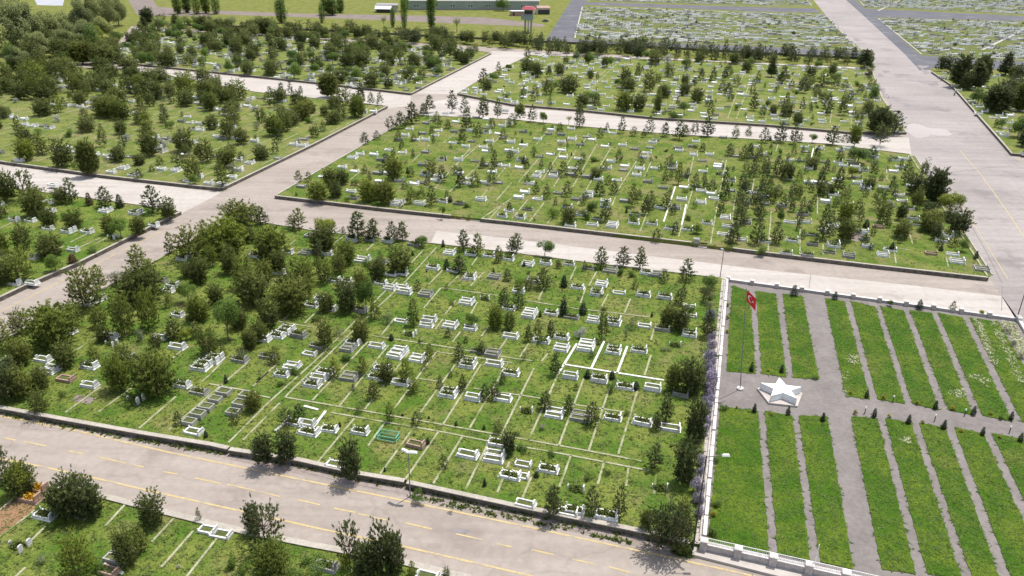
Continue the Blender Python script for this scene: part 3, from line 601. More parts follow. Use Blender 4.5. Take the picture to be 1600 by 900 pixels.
def pine_shoots(g, wid, kind, k=1.0):
    """branches in rising whorls with tufts on their outer part; kind 'p' open and pointed, 'b' broad and bushy, 's' tight cone"""
    sh = []; limbs = []
    nw = {'p': 11, 'b': 10, 's': 16}[kind]
    lean = g.normal(0, 0.012, 2)
    heads = [(0, 0, 1.0)]
    if kind == 'b' and g.uniform() < 0.8:
        for _ in range(g.integers(1, 4)):
            a = g.uniform(0, 6.28); heads.append((0.24 * wid * math.cos(a), 0.24 * wid * math.sin(a), g.uniform(0.62, 0.92)))
    for hx, hy, hh in heads:
        for i in range(nw):
            t0 = {'p': 0.10, 'b': 0.08, 's': 0.03}[kind]
            t = t0 + (0.97 - t0) * (i + g.uniform(-.3, .3)) / nw
            if t > 0.98: continue
            q = (t - t0) / (1 - t0)
            if kind == 'p': r = 0.5 * wid * (min(1, 0.72 + 2.2 * q) * (1 - max(q, 0)) ** 0.80 + 0.06)
            elif kind == 'b': r = 0.5 * wid * (math.sqrt(max(0.02, 1 - ((q - 0.34) / 0.70) ** 2)))
            else: r = 0.5 * wid * (1.03 - q) ** 0.9 * min(1, 0.7 + q * 4)
            if len(heads) > 1: r *= 0.86
            nb = max(3, int(round((5.5 if kind != 's' else 7) * (0.6 + r / (0.5 * wid)) * (0.7 + 0.3 * k))))
            aoff = g.uniform(0, 6.28)
            for j in range(nb):
                a = aoff + 6.283 * (j + g.uniform(-.35, .35)) / nb
                if kind != 's' and k < 1.5 and g.uniform() < 0.16: continue
                rl = r * g.uniform(0.50, 1.22); el = {'p': 0.30 + 0.5 * q, 'b': 0.38 + 0.5 * q, 's': 0.12 + 0.5 * q}[kind] + g.normal(0, 0.12)
                st = np.array([hx * (0.35 + 0.65 * t) + lean[0], hy * (0.35 + 0.65 * t) + lean[1], t * hh])
                dr = np.array([math.cos(a), math.sin(a), 0])
                tip = st + dr * rl + np.array([0, 0, rl * math.tan(el) * 0.55]); limbs.append((st, tip, rl))
                m = max(2, int(2 + rl * 9 * k + (3 if k > 1.5 else 0)))
                tn = g.uniform(0.15, 0.75)
                for c in range(m):
                    f = (0.42 if k < 1.5 else 0.18) + (0.60 if k < 1.5 else 0.84) * (c + g.uniform(0, .8)) / m
                    pos = st + (tip - st) * f + g.normal(0, 0.016, 3)
                    spread = g.normal(0, 0.45)
                    d2 = np.array([math.cos(a + spread), math.sin(a + spread), g.uniform(0.25, 1.1)])
                    sh.append((pos, d2, g.uniform(0.03, 0.075) * (1.25 if kind == 'p' else 1), np.clip(tn + g.normal(0, 0.16), 0, 1)))
        for c in range(int(5 * k) + 2): sh.append((np.array([hx, hy, hh * g.uniform(0.88, 0.98)]), np.array([g.normal(0, .35), g.normal(0, .35), 1]), 0.05, g.uniform(.3, .8)))
    return sh, limbs
def trunk_mesh(name, limbs, r, top, mat, g, nlimb=26):
    m = MB(); p = [Vector((0, 0, -0.03))]
    for i in range(1, 6): p.append(Vector((g.normal(0, 0.008), g.normal(0, 0.008), top * i / 5)))
    for i in range(5): m.tube(p[i], p[i + 1], r * (1 - i / 5.6), r * (1 - (i + 1) / 5.6), 6)
    if limbs:
        L = sorted(limbs, key=lambda x: -x[2])[:nlimb]
        for st, tip, rl in L: m.tube(st, st + (tip - st) * 0.8, r * 0.32, r * 0.10, 4)
    return m.mesh(name, mat)
def make_pine(seed, kind, wid, mat, nm='crown', k=1.0, fine=1.0):
    g = np.random.default_rng(seed); sh, limbs = pine_shoots(g, wid, kind, k)
    tri, tint = needle_tris(sh, (13 if k < 1.5 else 19) if kind != 's' else 10, 0.062 * fine, 0.019 * fine, g)
    return (tri_mesh(nm, tri, tint, [M[mat]], None, (0, 0, 0.35)), trunk_mesh('trunk', limbs, 0.020 + 0.008 * wid, 0.9 if kind != 's' else 0.6, M['bark'], g), wid)
def make_broad(seed, wid, mat, lobes=9, bottom=0.22, leafsize=0.05, n=230, tr='bark', column=False, gap=0.0):
    g = np.random.default_rng(seed); pts = []; tin = []; limbs = []
    for i in range(lobes):
        if column: c = np.array([g.normal(0, 0.05 * wid), g.normal(0, 0.05 * wid), bottom + (0.92 - bottom) * (i + 0.5) / lobes]); rr = wid * (0.34 + 0.2 * math.sin(math.pi * (i + 0.7) / lobes)) * np.array([1, 1, 1.6])
        else:
            a = g.uniform(0, 6.28); q = math.sqrt(g.uniform(0, 1)) * 0.31 * wid
            z = bottom + 0.15 + g.uniform(0, 1) * (0.70 - bottom) * (1 - 0.5 * (q / (0.33 * wid)) ** 2); c = np.array([q * math.cos(a), q * math.sin(a), z])
            rr = np.array([1, 1, 0.85]) * g.uniform(0.14, 0.24) * max(wid, 0.75)
        limbs.append((np.array([0, 0, max(0.1, c[2] * 0.5)]), c, 1.0))
        m = n // 1; v = g.normal(size=(m, 3)); v /= np.linalg.norm(v, axis=1, keepdims=True)
        v *= g.uniform(0.45, 1.0, (m, 1)) ** 0.5
        keep = g.uniform(0, 1, m) > gap
        q = (c + v * rr)[keep]; pts.append(q); tin.append(np.clip(g.normal(g.uniform(0.35, 0.65), 0.15, len(q)), 0, 1))
    pts = np.concatenate(pts); tin = np.concatenate(tin); pts = np.clip(pts, [-9, -9, 0.03], [9, 9, 1.0])
    tri, tint = clump_tris(pts, tin, leafsize, 2, g)
    return (tri_mesh('crown', tri, tint, [M[mat]], None, (0, 0, 0.4 if not column else 0.5)), trunk_mesh('trunk', limbs, 0.026, 0.65, M[tr], g, 12), wid)
PROTO = {
    'p': [make_pine(20 + i, 'p', wd, 'pine') for i, wd in enumerate((0.62, 0.70, 0.78, 0.66, 0.85, 0.58))],
    'q': [make_pine(40 + i, 'p', wd, 'dkpine') for i, wd in enumerate((0.62, 0.70, 0.55, 0.66))],
    'b': [make_pine(60 + i, 'b', wd, 'pine') for i, wd in enumerate((0.95, 1.05, 1.15, 0.9, 1.2, 1.0))],
    'k': [make_pine(80 + i, 'b', wd, 'dkpine') for i, wd in enumerate((0.95, 1.1, 0.9))],
    'B': [make_pine(240 + i, 'b', wd, 'pine', k=3.0, fine=0.70) for i, wd in enumerate((1.0, 1.15, 0.9))],
    'K': [make_pine(250 + i, 'b', wd, 'dkpine', k=3.0, fine=0.70) for i, wd in enumerate((0.95, 1.1))],
    'P': [make_pine(260 + i, 'p', wd, 'pine', k=2.6, fine=0.72) for i, wd in enumerate((0.75, 0.85))],
    'Q': [make_pine(265 + i, 'p', wd, 'dkpine', k=2.6, fine=0.72) for i, wd in enumerate((0.7, 0.8))],
    'p2': [make_pine(20 + i, 'p', wd, 'pine2') for i, wd in enumerate((0.62, 0.70, 0.78))],
    'b2': [make_pine(60 + i, 'b', wd, 'pine2') for i, wd in enumerate((0.95, 1.05, 1.15))],
    's': [make_pine(100 + i, 's', wd, 'juniper') for i, wd in enumerate((0.55, 0.62))],
    'v': [make_pine(110 + i, 's', wd, 'spruce') for i, wd in enumerate((0.8, 0.9))],
    'r': [make_pine(120, 's', 0.55, 'rust')],
    'd': [make_broad(140 + i, wd, 'broad', 9) for i, wd in enumerate((0.9, 1.0, 1.1))],
    'y': [make_broad(150 + i, wd, 'lime', 10) for i, wd in enumerate((1.0, 1.1))],
    'g': [make_broad(160 + i, wd, 'olive', 7, 0.0, 0.05, 150, gap=0.3) for i, wd in enumerate((1.1, 1.3))],
    'w': [make_broad(170 + i, wd, 'blossom', 7, 0.0, 0.06, 160, gap=0.2) for i, wd in enumerate((1.0, 1.2))],
    'l': [make_broad(180 + i, wd, 'lilac', 7, 0.0, 0.07, 170) for i, wd in enumerate((1.0, 1.2))],
    'm': [make_broad(190, 1.0, 'redleaf', 8, 0.1, 0.06, 160)],
    'u': [make_broad(195 + i, 1.3, 'yellowbush', 6, 0.0, 0.09, 110) for i in range(2)],
    'h': [make_broad(200 + i, wd, 'broad', 7, 0.0, 0.07, 130) for i, wd in enumerate((1.1, 1.4))],
    'f': [make_broad(210 + i, wd, 'willow', 17, 0.12, 0.042, 330, gap=0.1) for i, wd in enumerate((0.9, 1.05, 0.8))],
    'o': [make_broad(220 + i, wd, 'broad', 12, 0.10, 0.035, 150, column=True) for i, wd in enumerate((0.22, 0.28, 0.34))],
    't': [make_broad(230, 0.5, 'willow', 7, 0.3, 0.05, 90, gap=0.4)],
}
NAME = dict(p='pine_tree', q='pine_tree', b='pine_tree', k='pine_tree', s='juniper_shrub', v='spruce_tree', r='dry_juniper', d='leafy_tree', y='leafy_tree', g='grey_shrub', w='blossoming_shrub', l='lilac_shrub', m='red_leaved_tree', u='golden_shrub', h='green_shrub', f='willow_tree', o='poplar_tree', t='young_tree')
CATG = dict(p='tree', q='tree', b='tree', k='tree', s='shrub', v='tree', r='shrub', d='tree', y='tree', g='shrub', w='shrub', l='shrub', m='tree', u='shrub', h='shrub', f='tree', o='tree', t='tree')
DEFW = dict(p=.68, q=.62, b=1.0, k=1.0, s=.6, v=.85, r=.6, d=.95, y=1.0, g=1.2, w=1.1, l=1.1, m=1.0, u=1.3, h=1.3, f=.95, o=.28, t=.55)
TREES = []        # dicts: kind, pos, h, w, txt
def tree_px(kind, x, y, h, wd=None, z=BZ):
    p = P(x, y, z); hh, ww = size_at(p, h, wd if wd else h * DEFW[kind])
    TREES.append(dict(k=kind, p=p, h=hh * 0.93, w=ww * (0.80 if kind == 'b' and y < 640 else 0.88), px=(x, y)))
def tile(ox, oy, txt, z=BZ):
    """entries read off a four times enlarged piece of the photo: kind x y height [width]"""
    for e in txt.replace('\n', ';').split(';'):
        e = e.split()
        if not e: continue
        k = e[0]; n = [float(a) for a in e[1:]]
        tree_px(k, ox + n[0] / 4, oy + n[1] / 4, n[2] / 4, n[3] / 4 if len(n) > 3 else None, z)
tile(0, 450, """b 120 290 170 180;d 285 205 140 130;b 430 240 180 190;b 780 290 280 200;b 930 260 270 190;b 620 245 140 150;p 1060 120 120;b 1250 200 180 160;d 1430 330 340 220;b 1310 405 180 170;p 1090 315 160 130;y 1170 325 110 90;b 125 480 200 180;b 25 405 210 170;b 400 500 190 170;p 590 460 130 100;p 740 425 110;b 800 525 190 170;b 750 635 250 190;b 980 655 320 330;b 260 625 160 140;k 35 710 260 180;b 135 695 230 170;b 240 775 160 150;h 385 685 70 80;s 1415 592 60;g 1510 440 100 120;b 1585 760 140 120;g 860 720 60 110;p 520 500 70;p 1400 432 90;b 1560 380 150 130;g 880 330 100 110;h 185 582 90 120;d 1180 90 170 150;b 640 330 120 110;k 70 560 150 140;b 1490 250 150 140;b 1350 90 140 130;p 1230 310 120 90;h 820 740 60 100;g 1280 440 70 90;b 980 370 120 120""")
tile(400, 450, """b 65 245 210 170;b 435 372 215 150;b 660 315 160 150;p 120 465 130 110;p 490 560 150 95;h 575 445 80 130;p 670 540 140 90;p 735 690 140 95;b 825 580 150 130;p 940 592 180 110;p 985 652 120 90;p 1085 450 120 75;p 1050 515 70;q 1270 450 130 90;p 1410 407 90 80;p 985 232 190 100;g 820 222 130 110;d 1350 235 120 115;b 1500 252 160 130;b 1585 262 140 120;q 1550 112 130 100;q 1290 642 120 70;q 1150 622 80;p 1215 556 60 40;q 1430 692 110 90;q 1490 692 130 90;p 835 832 140 75;q 1000 852 95 80;p 640 782 60 60;q 270 812 105 100;k 190 862 120 110;s 845 325 50 45;d 690 160 300 140;k 560 150 220 160;p 740 192 150 110;b 300 62 150 140;b 200 65 150 130;s 1250 862 34 26;s 1425 885 36 26;s 915 800 20 26;s 1080 815 20 22;h 160 610 50 80;p 1515 902 100 90;h 380 210 60 90;b 20 330 150 130;h 240 540 70 110;b 440 145 130 120;g 520 300 80 100;h 870 560 50 60""")
tile(800, 450, """q 40 122 140 95;s 322 172 110 70;s 440 162 85 70;w 420 312 100 100;p 560 325 225 115;q 100 332 115 65;p 160 292 110 70;q 240 302 115 65;g 740 262 110 105;g 710 322 90 50;q 1045 97 110 100;q 1210 92 125 85;k 1050 255 175 135;b 960 242 140 110;q 1215 305 190 110;q 270 545 155 90;s 470 562 62 55;s 625 568 60 55;s 775 632 62 60;h 625 652 95 90;k 1110 655 240 180;b 1000 645 190 110;q 960 832 200 110;q 900 882 130 85;k 1130 960 290 160;q 205 757 135 105;q 350 782 135 80;q 495 852 170 130;g 960 395 50 90;s 1495 522 44 36;g 80 450 80 60;h 1120 150 70 60;h 180 350 60 70;h 720 800 50 60;g 190 880 50 90;q 990 130 60 60""")
tile(400, 225, """q 30 502 130 110;p 220 527 90 80;p 270 532 150 130;y 430 590 190 180;q 640 602 205 145;q 735 602 155 110;q 850 612 145 100;q 915 602 135 95;d 1035 642 105 115;q 1295 662 145 105;p 1385 692 155 100;q 1515 737 115 75;q 1600 682 120 90;h 155 622 90 80;h 55 602 80 90;q 395 742 165 85;b 560 742 160 170;b 530 805 140 140;b 880 802 195 200;b 760 852 150 130;b 300 900 220 200;b 140 802 160 140;b 60 862 160 140;b 430 862 160 150;b 210 950 190 180;y 320 840 90 110;b 660 932 170 140;s 1190 782 75 55;q 1270 802 125 110;q 1570 852 85 70;q 1010 912 75 60;s 1170 642 50 32;d 690 900 110 120;h 700 760 70 90
p 265 236 82 65;p 330 236 72 60;b 390 352 135 150;b 470 262 125 120;b 540 252 105 100;b 500 332 115 110;b 700 362 155 130;b 810 372 165 150;b 760 345 100 100;q 810 162 115 80;b 865 222 150 130;p 970 372 120 90;q 1095 382 135 85;p 1035 337 75 65;b 1090 197 110 105;q 1160 237 115 85;p 970 202 75 60;q 1275 267 135 75;p 1370 262 105 100;p 1475 252 105 85;q 1490 152 125 65;d 1165 452 85 55;h 1320 397 50 70;s 1215 362 45 40;p 680 182 62 55;h 620 260 60 80;h 1000 330 60 80;p 1190 330 50 40;h 780 190 50 70;p 930 280 60 60""")
tile(800, 225, """p 135 66 60 50;s 75 121 50 45;p 320 202 110 90;q 410 202 110 80;q 665 112 95 60;b 520 217 85 90;q 345 327 105 75;p 215 342 105 65;q 150 312 85 60;q 545 322 105 80;q 635 312 95 80;p 600 252 65 55;h 500 412 100 125;q 580 482 150 95;h 250 462 100 115;b 350 492 115 125;h 460 472 90 90;p 750 392 160 90;q 860 402 125 95;p 960 402 115 100;q 830 442 125 80;h 745 482 70 105;q 900 592 75 75;p 975 142 75 70;p 955 242 105 55;p 1040 252 150 70;p 1140 282 115 75;q 1245 302 95 75;h 1305 337 55 50;q 1325 302 170 65;q 1300 442 115 65;q 1425 502 130 125;q 1435 425 130 110;q 1415 365 100 80;q 1450 322 110 90;q 1440 260 90 80;q 1545 472 120 95;q 1540 405 115 90;q 1560 340 110 85;q 1580 222 110 75;q 1590 150 110 75;q 1565 285 80 70;q 1380 612 145 105;q 1530 622 180 125;d 1150 562 85 100;p 1530 202 85 70;q 1190 46 60 50;q 1360 72 85 70;h 1550 682 70 110;p 440 120 60 50;h 1080 300 40 60;h 520 110 50 90;q 790 345 70 60;p 1460 200 110 80;q 1340 350 90 60
q 30 672 130 100;d 205 702 135 145;q 555 772 150 115;q 695 762 140 115;p 800 772 150 100;q 1085 852 155 120;d 1225 912 145 140;q 950 862 95 80;q 195 902 150 130;s 325 892 85 65;h 50 892 80 90;p 770 902 80 60;h 675 820 70 60;h 750 832 60 70;q 290 775 60 50;b 100 905 80 90""")
tile(1200, 225, """q 55 202 145 90;p 190 226 75 60;q 335 196 62 45;b 180 337 115 95;p 60 322 80 95;b 325 322 100 80;q 435 302 175 85;p 490 352 110 60;d 560 122 150 165;y 520 212 105 90;q 870 182 95 70;k 690 412 140 110;w 765 402 75 75;d 705 447 62 60;k 825 472 125 70;k 905 312 140 130;k 1040 372 230 175;b 930 402 135 110;k 1000 452 100 100;y 1130 442 205 190;k 1195 552 165 150;k 1040 592 115 80;q 1070 642 85 65;d 1210 672 110 90;g 1000 500 60 70;s 610 522 60 55;b 480 472 135 120;b 480 602 155 135;q 340 592 185 130;d 80 492 115 70;q 145 422 95 60;q 195 492 105 60;q 50 622 135 100;q 215 592 65 50;p 560 432 105 80;q 420 392 75 60;q 365 447 85 60;q 600 632 85 55;q 645 662 52 50;s 770 667 62 45;h 870 525 45 80;q 770 292 105 55;p 410 172 45 40;s 1080 667 40 34;k 1130 482 90 90;q 270 300 60 50;h 700 300 40 60;b 970 200 110 80;h 770 360 40 50""")
tile(400, 0, """q 680 902 85 65;q 755 872 62 60;q 840 812 95 85;q 900 802 115 90;q 975 772 145 105;q 1085 692 105 80;q 1045 722 85 65;q 1225 692 135 80;q 1305 712 115 85;q 1420 732 145 100;q 1510 732 125 65;p 1130 792 105 80;p 1200 802 65 60;q 1315 812 135 100;q 1390 852 95 75;p 985 882 55 50;p 890 882 75 60;q 1290 892 95 75;q 1420 545 125 85;q 1515 452 70 45;q 1600 790 90 80;p 1480 800 70 60;p 1545 870 80 60;q 160 590 80 60;q 215 592 90 45;q 280 592 60 45;p 90 602 70 60;b 470 600 150 150;q 655 640 140 80;b 640 730 150 140;p 775 660 90 60;p 720 650 80 60""")
tile(800, 0, """q 50 747 110 75;y 50 742 130 90;q 125 762 115 75;d 195 772 105 65;q 420 792 155 85;t 355 777 65 40;q 685 832 115 65;q 860 832 115 70;q 955 852 95 70;q 1045 872 135 95;q 1140 842 95 70;q 1220 852 135 105;p 1395 862 85 60;p 1475 857 75 55;q 1575 892 105 80;q 1080 850 80 70;p 760 850 70 60;p 550 860 70 60;p 300 830 70 60
q 95 372 90 60;q 420 730 100 60;b 880 400 90 110;w 970 380 60 80;q 1350 480 90 70;b 700 520 110 90;b 860 570 130 110;b 350 580 120 150;b 230 590 100 110;b 150 480 100 110;b 90 450 90 90;b 300 470 80 80;d 500 640 100 130;b 700 690 130 140;b 790 690 110 110;h 1020 740 70 130;q 1180 500 80 55;q 1255 500 90 60;q 1330 500 90 60;p 1400 540 80 80;q 1310 580 80 70;q 1500 600 110 50;q 1510 690 120 70;q 1240 720 100 60;h 1410 690 60 60;q 1100 430 60 60;b 950 610 90 90;b 910 700 120 60""")
tile(1200, 0, """q 20 480 130 80;q 90 520 120 80;p 145 560 70 50;q 220 580 110 80;p 340 540 120 110;p 420 550 90 80;q 370 700 120 100;q 465 720 110 80;q 110 690 120 60;q 210 690 90 50;q 510 640 80 80;h 650 610 120 120;p 480 560 70 60;q 100 740 70 40;h 560 540 50 60;m 622 485 62 62;q 600 420 120 120;h 640 425 60 80;q 790 830 150 120;k 690 830 170 170;q 300 580 60 60;p 265 680 50 40;p 170 750 50 40
q 75 890 140 100;q 160 900 140 70;q 200 890 70 40;d 275 890 70 75;q 400 905 130 110;q 480 900 80 70;b 540 905 140 100;k 700 900 130 120
k 1200 540 200 160;q 1290 560 190 130;k 1110 440 100 110;q 1480 470 150 110;d 1310 650 120 130;k 1420 700 180 200;k 1230 560 120 100;q 1560 510 120 90;b 1560 690 180 130;h 1440 800 90 100;d 1560 860 160 160;q 1070 440 90 80;k 1330 500 160 120""")
tile(0, 225, """b 40 355 195 150;k 160 357 205 170;q 450 367 175 115;b 380 372 115 115;r 560 382 90 60;q 660 392 145 130;s 750 397 95 70;q 960 432 195 145;b 1060 462 145 130;d 760 592 170 165;b 690 562 130 110;b 870 572 135 110;b 310 512 115 120;b 480 522 135 150;p 10 462 160 110;b 150 662 190 180;b 320 702 160 200;d 350 792 135 135;r 460 742 70 80;b 120 850 220 240;h 590 677 60 100;b 15 882 160 140;b 5 682 160 140;p 1065 682 150 85;p 865 782 180 170;p 625 902 170 120;g 725 872 115 150;p 930 792 85 80;q 1310 567 65 55;s 1350 532 48 40;b 1330 762 140 110;b 1440 802 190 140;b 1250 872 190 160;b 1530 902 220 190;b 1560 612 110 110;b 1180 832 110 110;q 1590 470 110 90;h 420 480 70 100
b 170 100 150 150;b 385 140 190 170;b 570 190 220 140;b 740 110 110 110;g 690 100 70 110;b 870 130 80 100;q 870 215 70 65;p 1000 130 60 80;p 1090 110 50 60;b 1170 75 80 70;b 1240 80 80 70;d 1220 250 80 90;p 1390 265 180 110;b 1220 220 160 150;q 950 170 45 50;p 480 160 70 60;q 1510 100 60 60;b 1440 80 100 110""")
tile(0, 675, """k 455 522 290 230;k 545 528 280 220;k 400 512 230 180;k 500 470 250 200;k 600 520 190 150;k 15 340 290 170;y 135 385 250 190;b 140 390 235 195;k 970 575 235 190;b 480 900 290 240;h 790 740 150 120;b 800 825 230 170;p 890 742 170 110;p 1245 550 90 45;k 1590 640 210 130;h 380 560 80 150;h 250 500 60 60;h 1440 850 110 120;h 1540 870 80 120;g 260 820 80 110;h 330 590 60 110;w 1120 850 40 40;h 620 880 100 130""")
tile(400, 675, """k 60 720 310 260;b 95 900 260 250;k 590 870 330 170;k 680 890 230 160;k 790 900 350 190;k 870 895 280 170;k 700 905 230 200;y 560 850 110 100;h 350 850 110 260;h 250 890 100 180;p 975 895 105 75;b 1195 905 65 60;h 880 880 50 60
k 60 190 210 150;k 180 180 210 170;k 600 278 260 165;k 1585 132 160 110;h 1010 402 70 80;h 990 20 20 30;s 1075 75 50 36;h 1020 425 30 110;h 1230 470 30 60""")
tile(800, 675, """q 255 525 225 150;q 495 525 215 130;q 665 545 235 110;k 905 718 240 230;k 1005 726 290 260;k 960 690 260 260;k 1060 690 200 190;q 890 222 180 130;k 1080 315 290 180;k 1120 60 150 120;b 830 600 130 90;b 1060 560 180 130;h 590 265 60 70;s 150 280 45 50;h 60 120 60 120;h 480 300 60 80;h 1080 740 70 90;h 240 150 50 90;h 30 20 40 60;h 1000 90 30 50""")
tile(800, 675, "h 430 500 60 80;h 1010 715 70 110")
# lilacs and grey-green bushes along the walkway
for x, y, h, k in ((1109, 482, 22, 'g'), (1111, 500, 22, 'l'), (1106, 520, 18, 'g'), (1112, 548, 20, 'l'), (1103, 556, 22, 'g'), (1110, 566, 22, 'l'), (1110, 583, 22, 'l'), (1101, 580, 20, 'g'), (1109, 600, 24, 'l'), (1107, 617, 24, 'l'), (1099, 606, 22, 'g'), (1106, 634, 24, 'l'), (1103, 652, 22, 'l'), (1097, 640, 22, 'g'), (1089, 768, 26, 'l'), (1092, 786, 24, 'l'), (1086, 752, 26, 'g'), (1091, 806, 18, 'l'), (1094, 690, 24, 'g'), (1092, 712, 22, 'g'), (1111, 532, 18, 'l'), (1111, 574, 20, 'l'), (1111, 592, 20, 'l'), (1109, 609, 20, 'l'), (1107, 626, 20, 'l'), (1105, 643, 20, 'l'), (1103, 664, 18, 'l'), (1101, 678, 18, 'l'), (1096, 726, 18, 'l'), (1093, 742, 18, 'l'), (1112, 466, 18, 'g'), (1113, 450, 18, 'g')):
    tree_px(k, x, y, h * (1.3 if k == 'l' else 1), h * 1.25)
# the garden's own shrubs
for k, x, y, h in [('s', *q) for q in ((1174, 578, 15), (1221, 582, 15), (1178, 644, 16), (1231, 648, 16), (1354, 621, 15), (1461, 639, 16), (1520, 648, 17), (1579, 656, 16), (1285, 658, 16), (1365, 652, 17), (1419, 662, 17), (1474, 670, 17), (1534, 680, 16), (1594, 690, 17))] + \
    [('u', *q) for q in ((1199, 580, 7), (1152, 638, 7), (1204, 649, 7), (1330, 616, 8), (1379, 624, 9), (1434, 632, 9), (1490, 641, 10), (1549, 649, 8), (1335, 647, 9), (1390, 653, 8), (1442, 662, 8), (1502, 675, 8), (1562, 684, 8), (1138, 478, 8), (1138, 498, 8), (1137, 519, 8), (1116, 806, 12), (1535, 492, 12))] + \
    [('v', *q) for q in ((1240, 462, 20), (1304, 468, 15), (1436, 483, 18))] + [('p', 1487, 486, 19), ('d', 1390, 478, 14), ('h', 1130, 640, 14), ('h', 1118, 790, 18), ('h', 1113, 838, 20), ('h', 1273, 592, 10), ('h', 1565, 655, 11), ('h', 1118, 722, 12), ('g', 1573, 520, 14), ('g', 1583, 540, 16), ('g', 1594, 560, 16)]:
    tree_px(k, x, y, h)
# ------------------------------------------------------------------ far, crowded blocks: strewn inside their outlines
FAR_POLY = [[(910, 11), (1200, 21), (1290, 24), (1342, 79), (1200, 71), (898, 60)], [(920, -30), (1240, -25), (1268, 9), (1200, 9), (920, 1)], [(1372, 29), (1600, 36), (1800, 44), (1800, 106), (1600, 94), (1440, 85)], [(1340, -2), (1352, 11), (1600, 22), (1800, 30), (1800, -30), (1320, -30)]]
def strew(poly, n, mind, kinds, hs, tries=9000, extra=None):
    xs = [q[0] for q in poly]; ys = [q[1] for q in poly]; out = []
    near = [t['p'][:2] for t in TREES]
    for _ in range(tries):
        if len(out) >= n: break
        x = rng.uniform(min(xs), max(xs)); y = rng.uniform(min(ys), max(ys))
        if not inpoly(x, y, poly) or (extra and rng.uniform() > extra(x, y)): continue
        if any((q[0] - x) ** 2 + (q[1] - y) ** 2 < mind * mind for q in out) or any((q[0] - x) ** 2 + (q[1] - y) ** 2 < mind * mind for q in near): continue
        out.append((x, y)); k = kinds[rng.integers(len(kinds))]; h = rng.uniform(*hs) * (0.55 if k in 'hsgw' else 1)
        TREES.append(dict(k=k, p=np.array([x, y, BZ]), h=h, w=h * DEFW[k] * rng.uniform(0.8, 1.2), px=None))
strew(poly_px([(230, 118), (400, 148), (500, 160), (600, 170), (490, 222), (345, 291), (150, 268), (0, 248), (-60, 180), (60, 112)], BZ), 150, 4.6, 'ppqbbbbghw', (3.0, 6.0))
strew(poly_px([(60, 104), (230, 118), (400, 148), (330, 175), (120, 165), (-60, 150)], BZ), 60, 4.5, 'bbbpbg', (4, 7))
strew(poly_px(L2_POLY, BZ), 250, 3.7, 'bbbbpddhgbw', (3.6, 6.6))
strew(poly_px(U_POLY, BZ), 75, 4.0, 'pqbbhd', (3.0, 5.2))
strew(poly_px(R_POLY, BZ), 26, 5.5, 'qkbbd', (4.5, 7.5))
strew(poly_px(L0_POLY, BZ), 14, 6, 'bphbg', (3.5, 6))
strew(poly_px([(440, 360), (360, 350), (180, 450), (60, 515), (20, 560), (90, 590), (420, 520), (540, 470), (560, 400)], BZ), 22, 5.2, 'bbpb', (4.5, 7.0))
strew(poly_px([(820, 66), (1370, 94), (1370, 106), (1100, 97), (820, 84)], BZ), 130, 2.2, 'qqqkqp', (4.0, 6.5))
strew(poly_px([(400, 52), (430, 46), (820, 66), (820, 80), (560, 66)], BZ), 60, 2.8, 'qbkbp', (4.0, 6.5))
strew(poly_px([(200, 62), (250, 40), (440, 50), (420, 56), (260, 52)], BZ), 34, 3.6, 'bpqdt', (5, 8))
strew(poly_px([(0, 112), (60, 60), (190, 62), (240, 112), (120, 130)], BZ), 46, 4.6, 'bbbpyhd', (5, 8))
strew(poly_px(N_POLY, BZ), 130, 2.6, 'qqpqhsg', (1.2, 2.8))
strew(poly_px([(1150, 235), (1400, 250), (1500, 400), (1150, 370)], BZ), 55, 2.6, 'qqpbq', (2.0, 4.2))
strew(poly_px(C_POLY, BZ), 60, 3.2, 'qpqhsg', (0.9, 2.0))
strew(poly_px(U_POLY, BZ), 90, 2.6, 'qqpqh', (1.4, 3.2))
for pl in FAR_POLY: strew(poly_px(pl, 0.14), 60, 4.0, 'pbq', (0.9, 1.9))
# tall trees far behind, upper left, and the poplars in the field
for x, y, h, wd in ((15, 84, 96, 90), (42, 70, 84, 74), (-20, 100, 90, 90), (75, 64, 52, 60), (98, 62, 50, 56), (128, 52, 62, 52), (150, 46, 64, 50), (172, 44, 60, 46), (186, 40, 58, 40), (60, 92, 50, 60), (105, 80, 40, 60), (30, 112, 46, 44), (5, 60, 80, 70), (134, 68, 44, 50), (160, 60, 40, 44)):
    tree_px('f', x, y, h, wd, 0)
for x, y, h, wd in ((148, 88, 52, 25), (22, 112, 46, 22), (440, 36, 42, 20), (510, 24, 30, 18), (520, 24, 30, 18), (532, 20, 24, 14), (503, 36, 30, 9), (614, 43, 32, 9), (632, 44, 50, 12), (674, 46, 62, 14), (633, 18, 30, 14), (278, 22, 34, 15), (293, 20, 34, 16), (308, 22, 36, 16), (322, 21, 36, 16), (338, 22, 36, 16)):
    tree_px('o', x, y, h, wd, 0)
for x, y, h, wd in ((714, 50, 26, 14), (600, 44, 22, 10), (508, 36, 22, 9), (290, 44, 26, 16), (304, 43, 24, 14), (330, 43, 24, 14), (345, 44, 22, 14)):
    tree_px('t', x, y, h, wd, 0)
for x, y, h, wd in ((786, 17, 26, 30), (232, 36, 24, 22), (675, 18, 30, 26), (252, 42, 20, 22)):
    tree_px('d' if x > 300 else 'k', x, y, h, wd, 0)
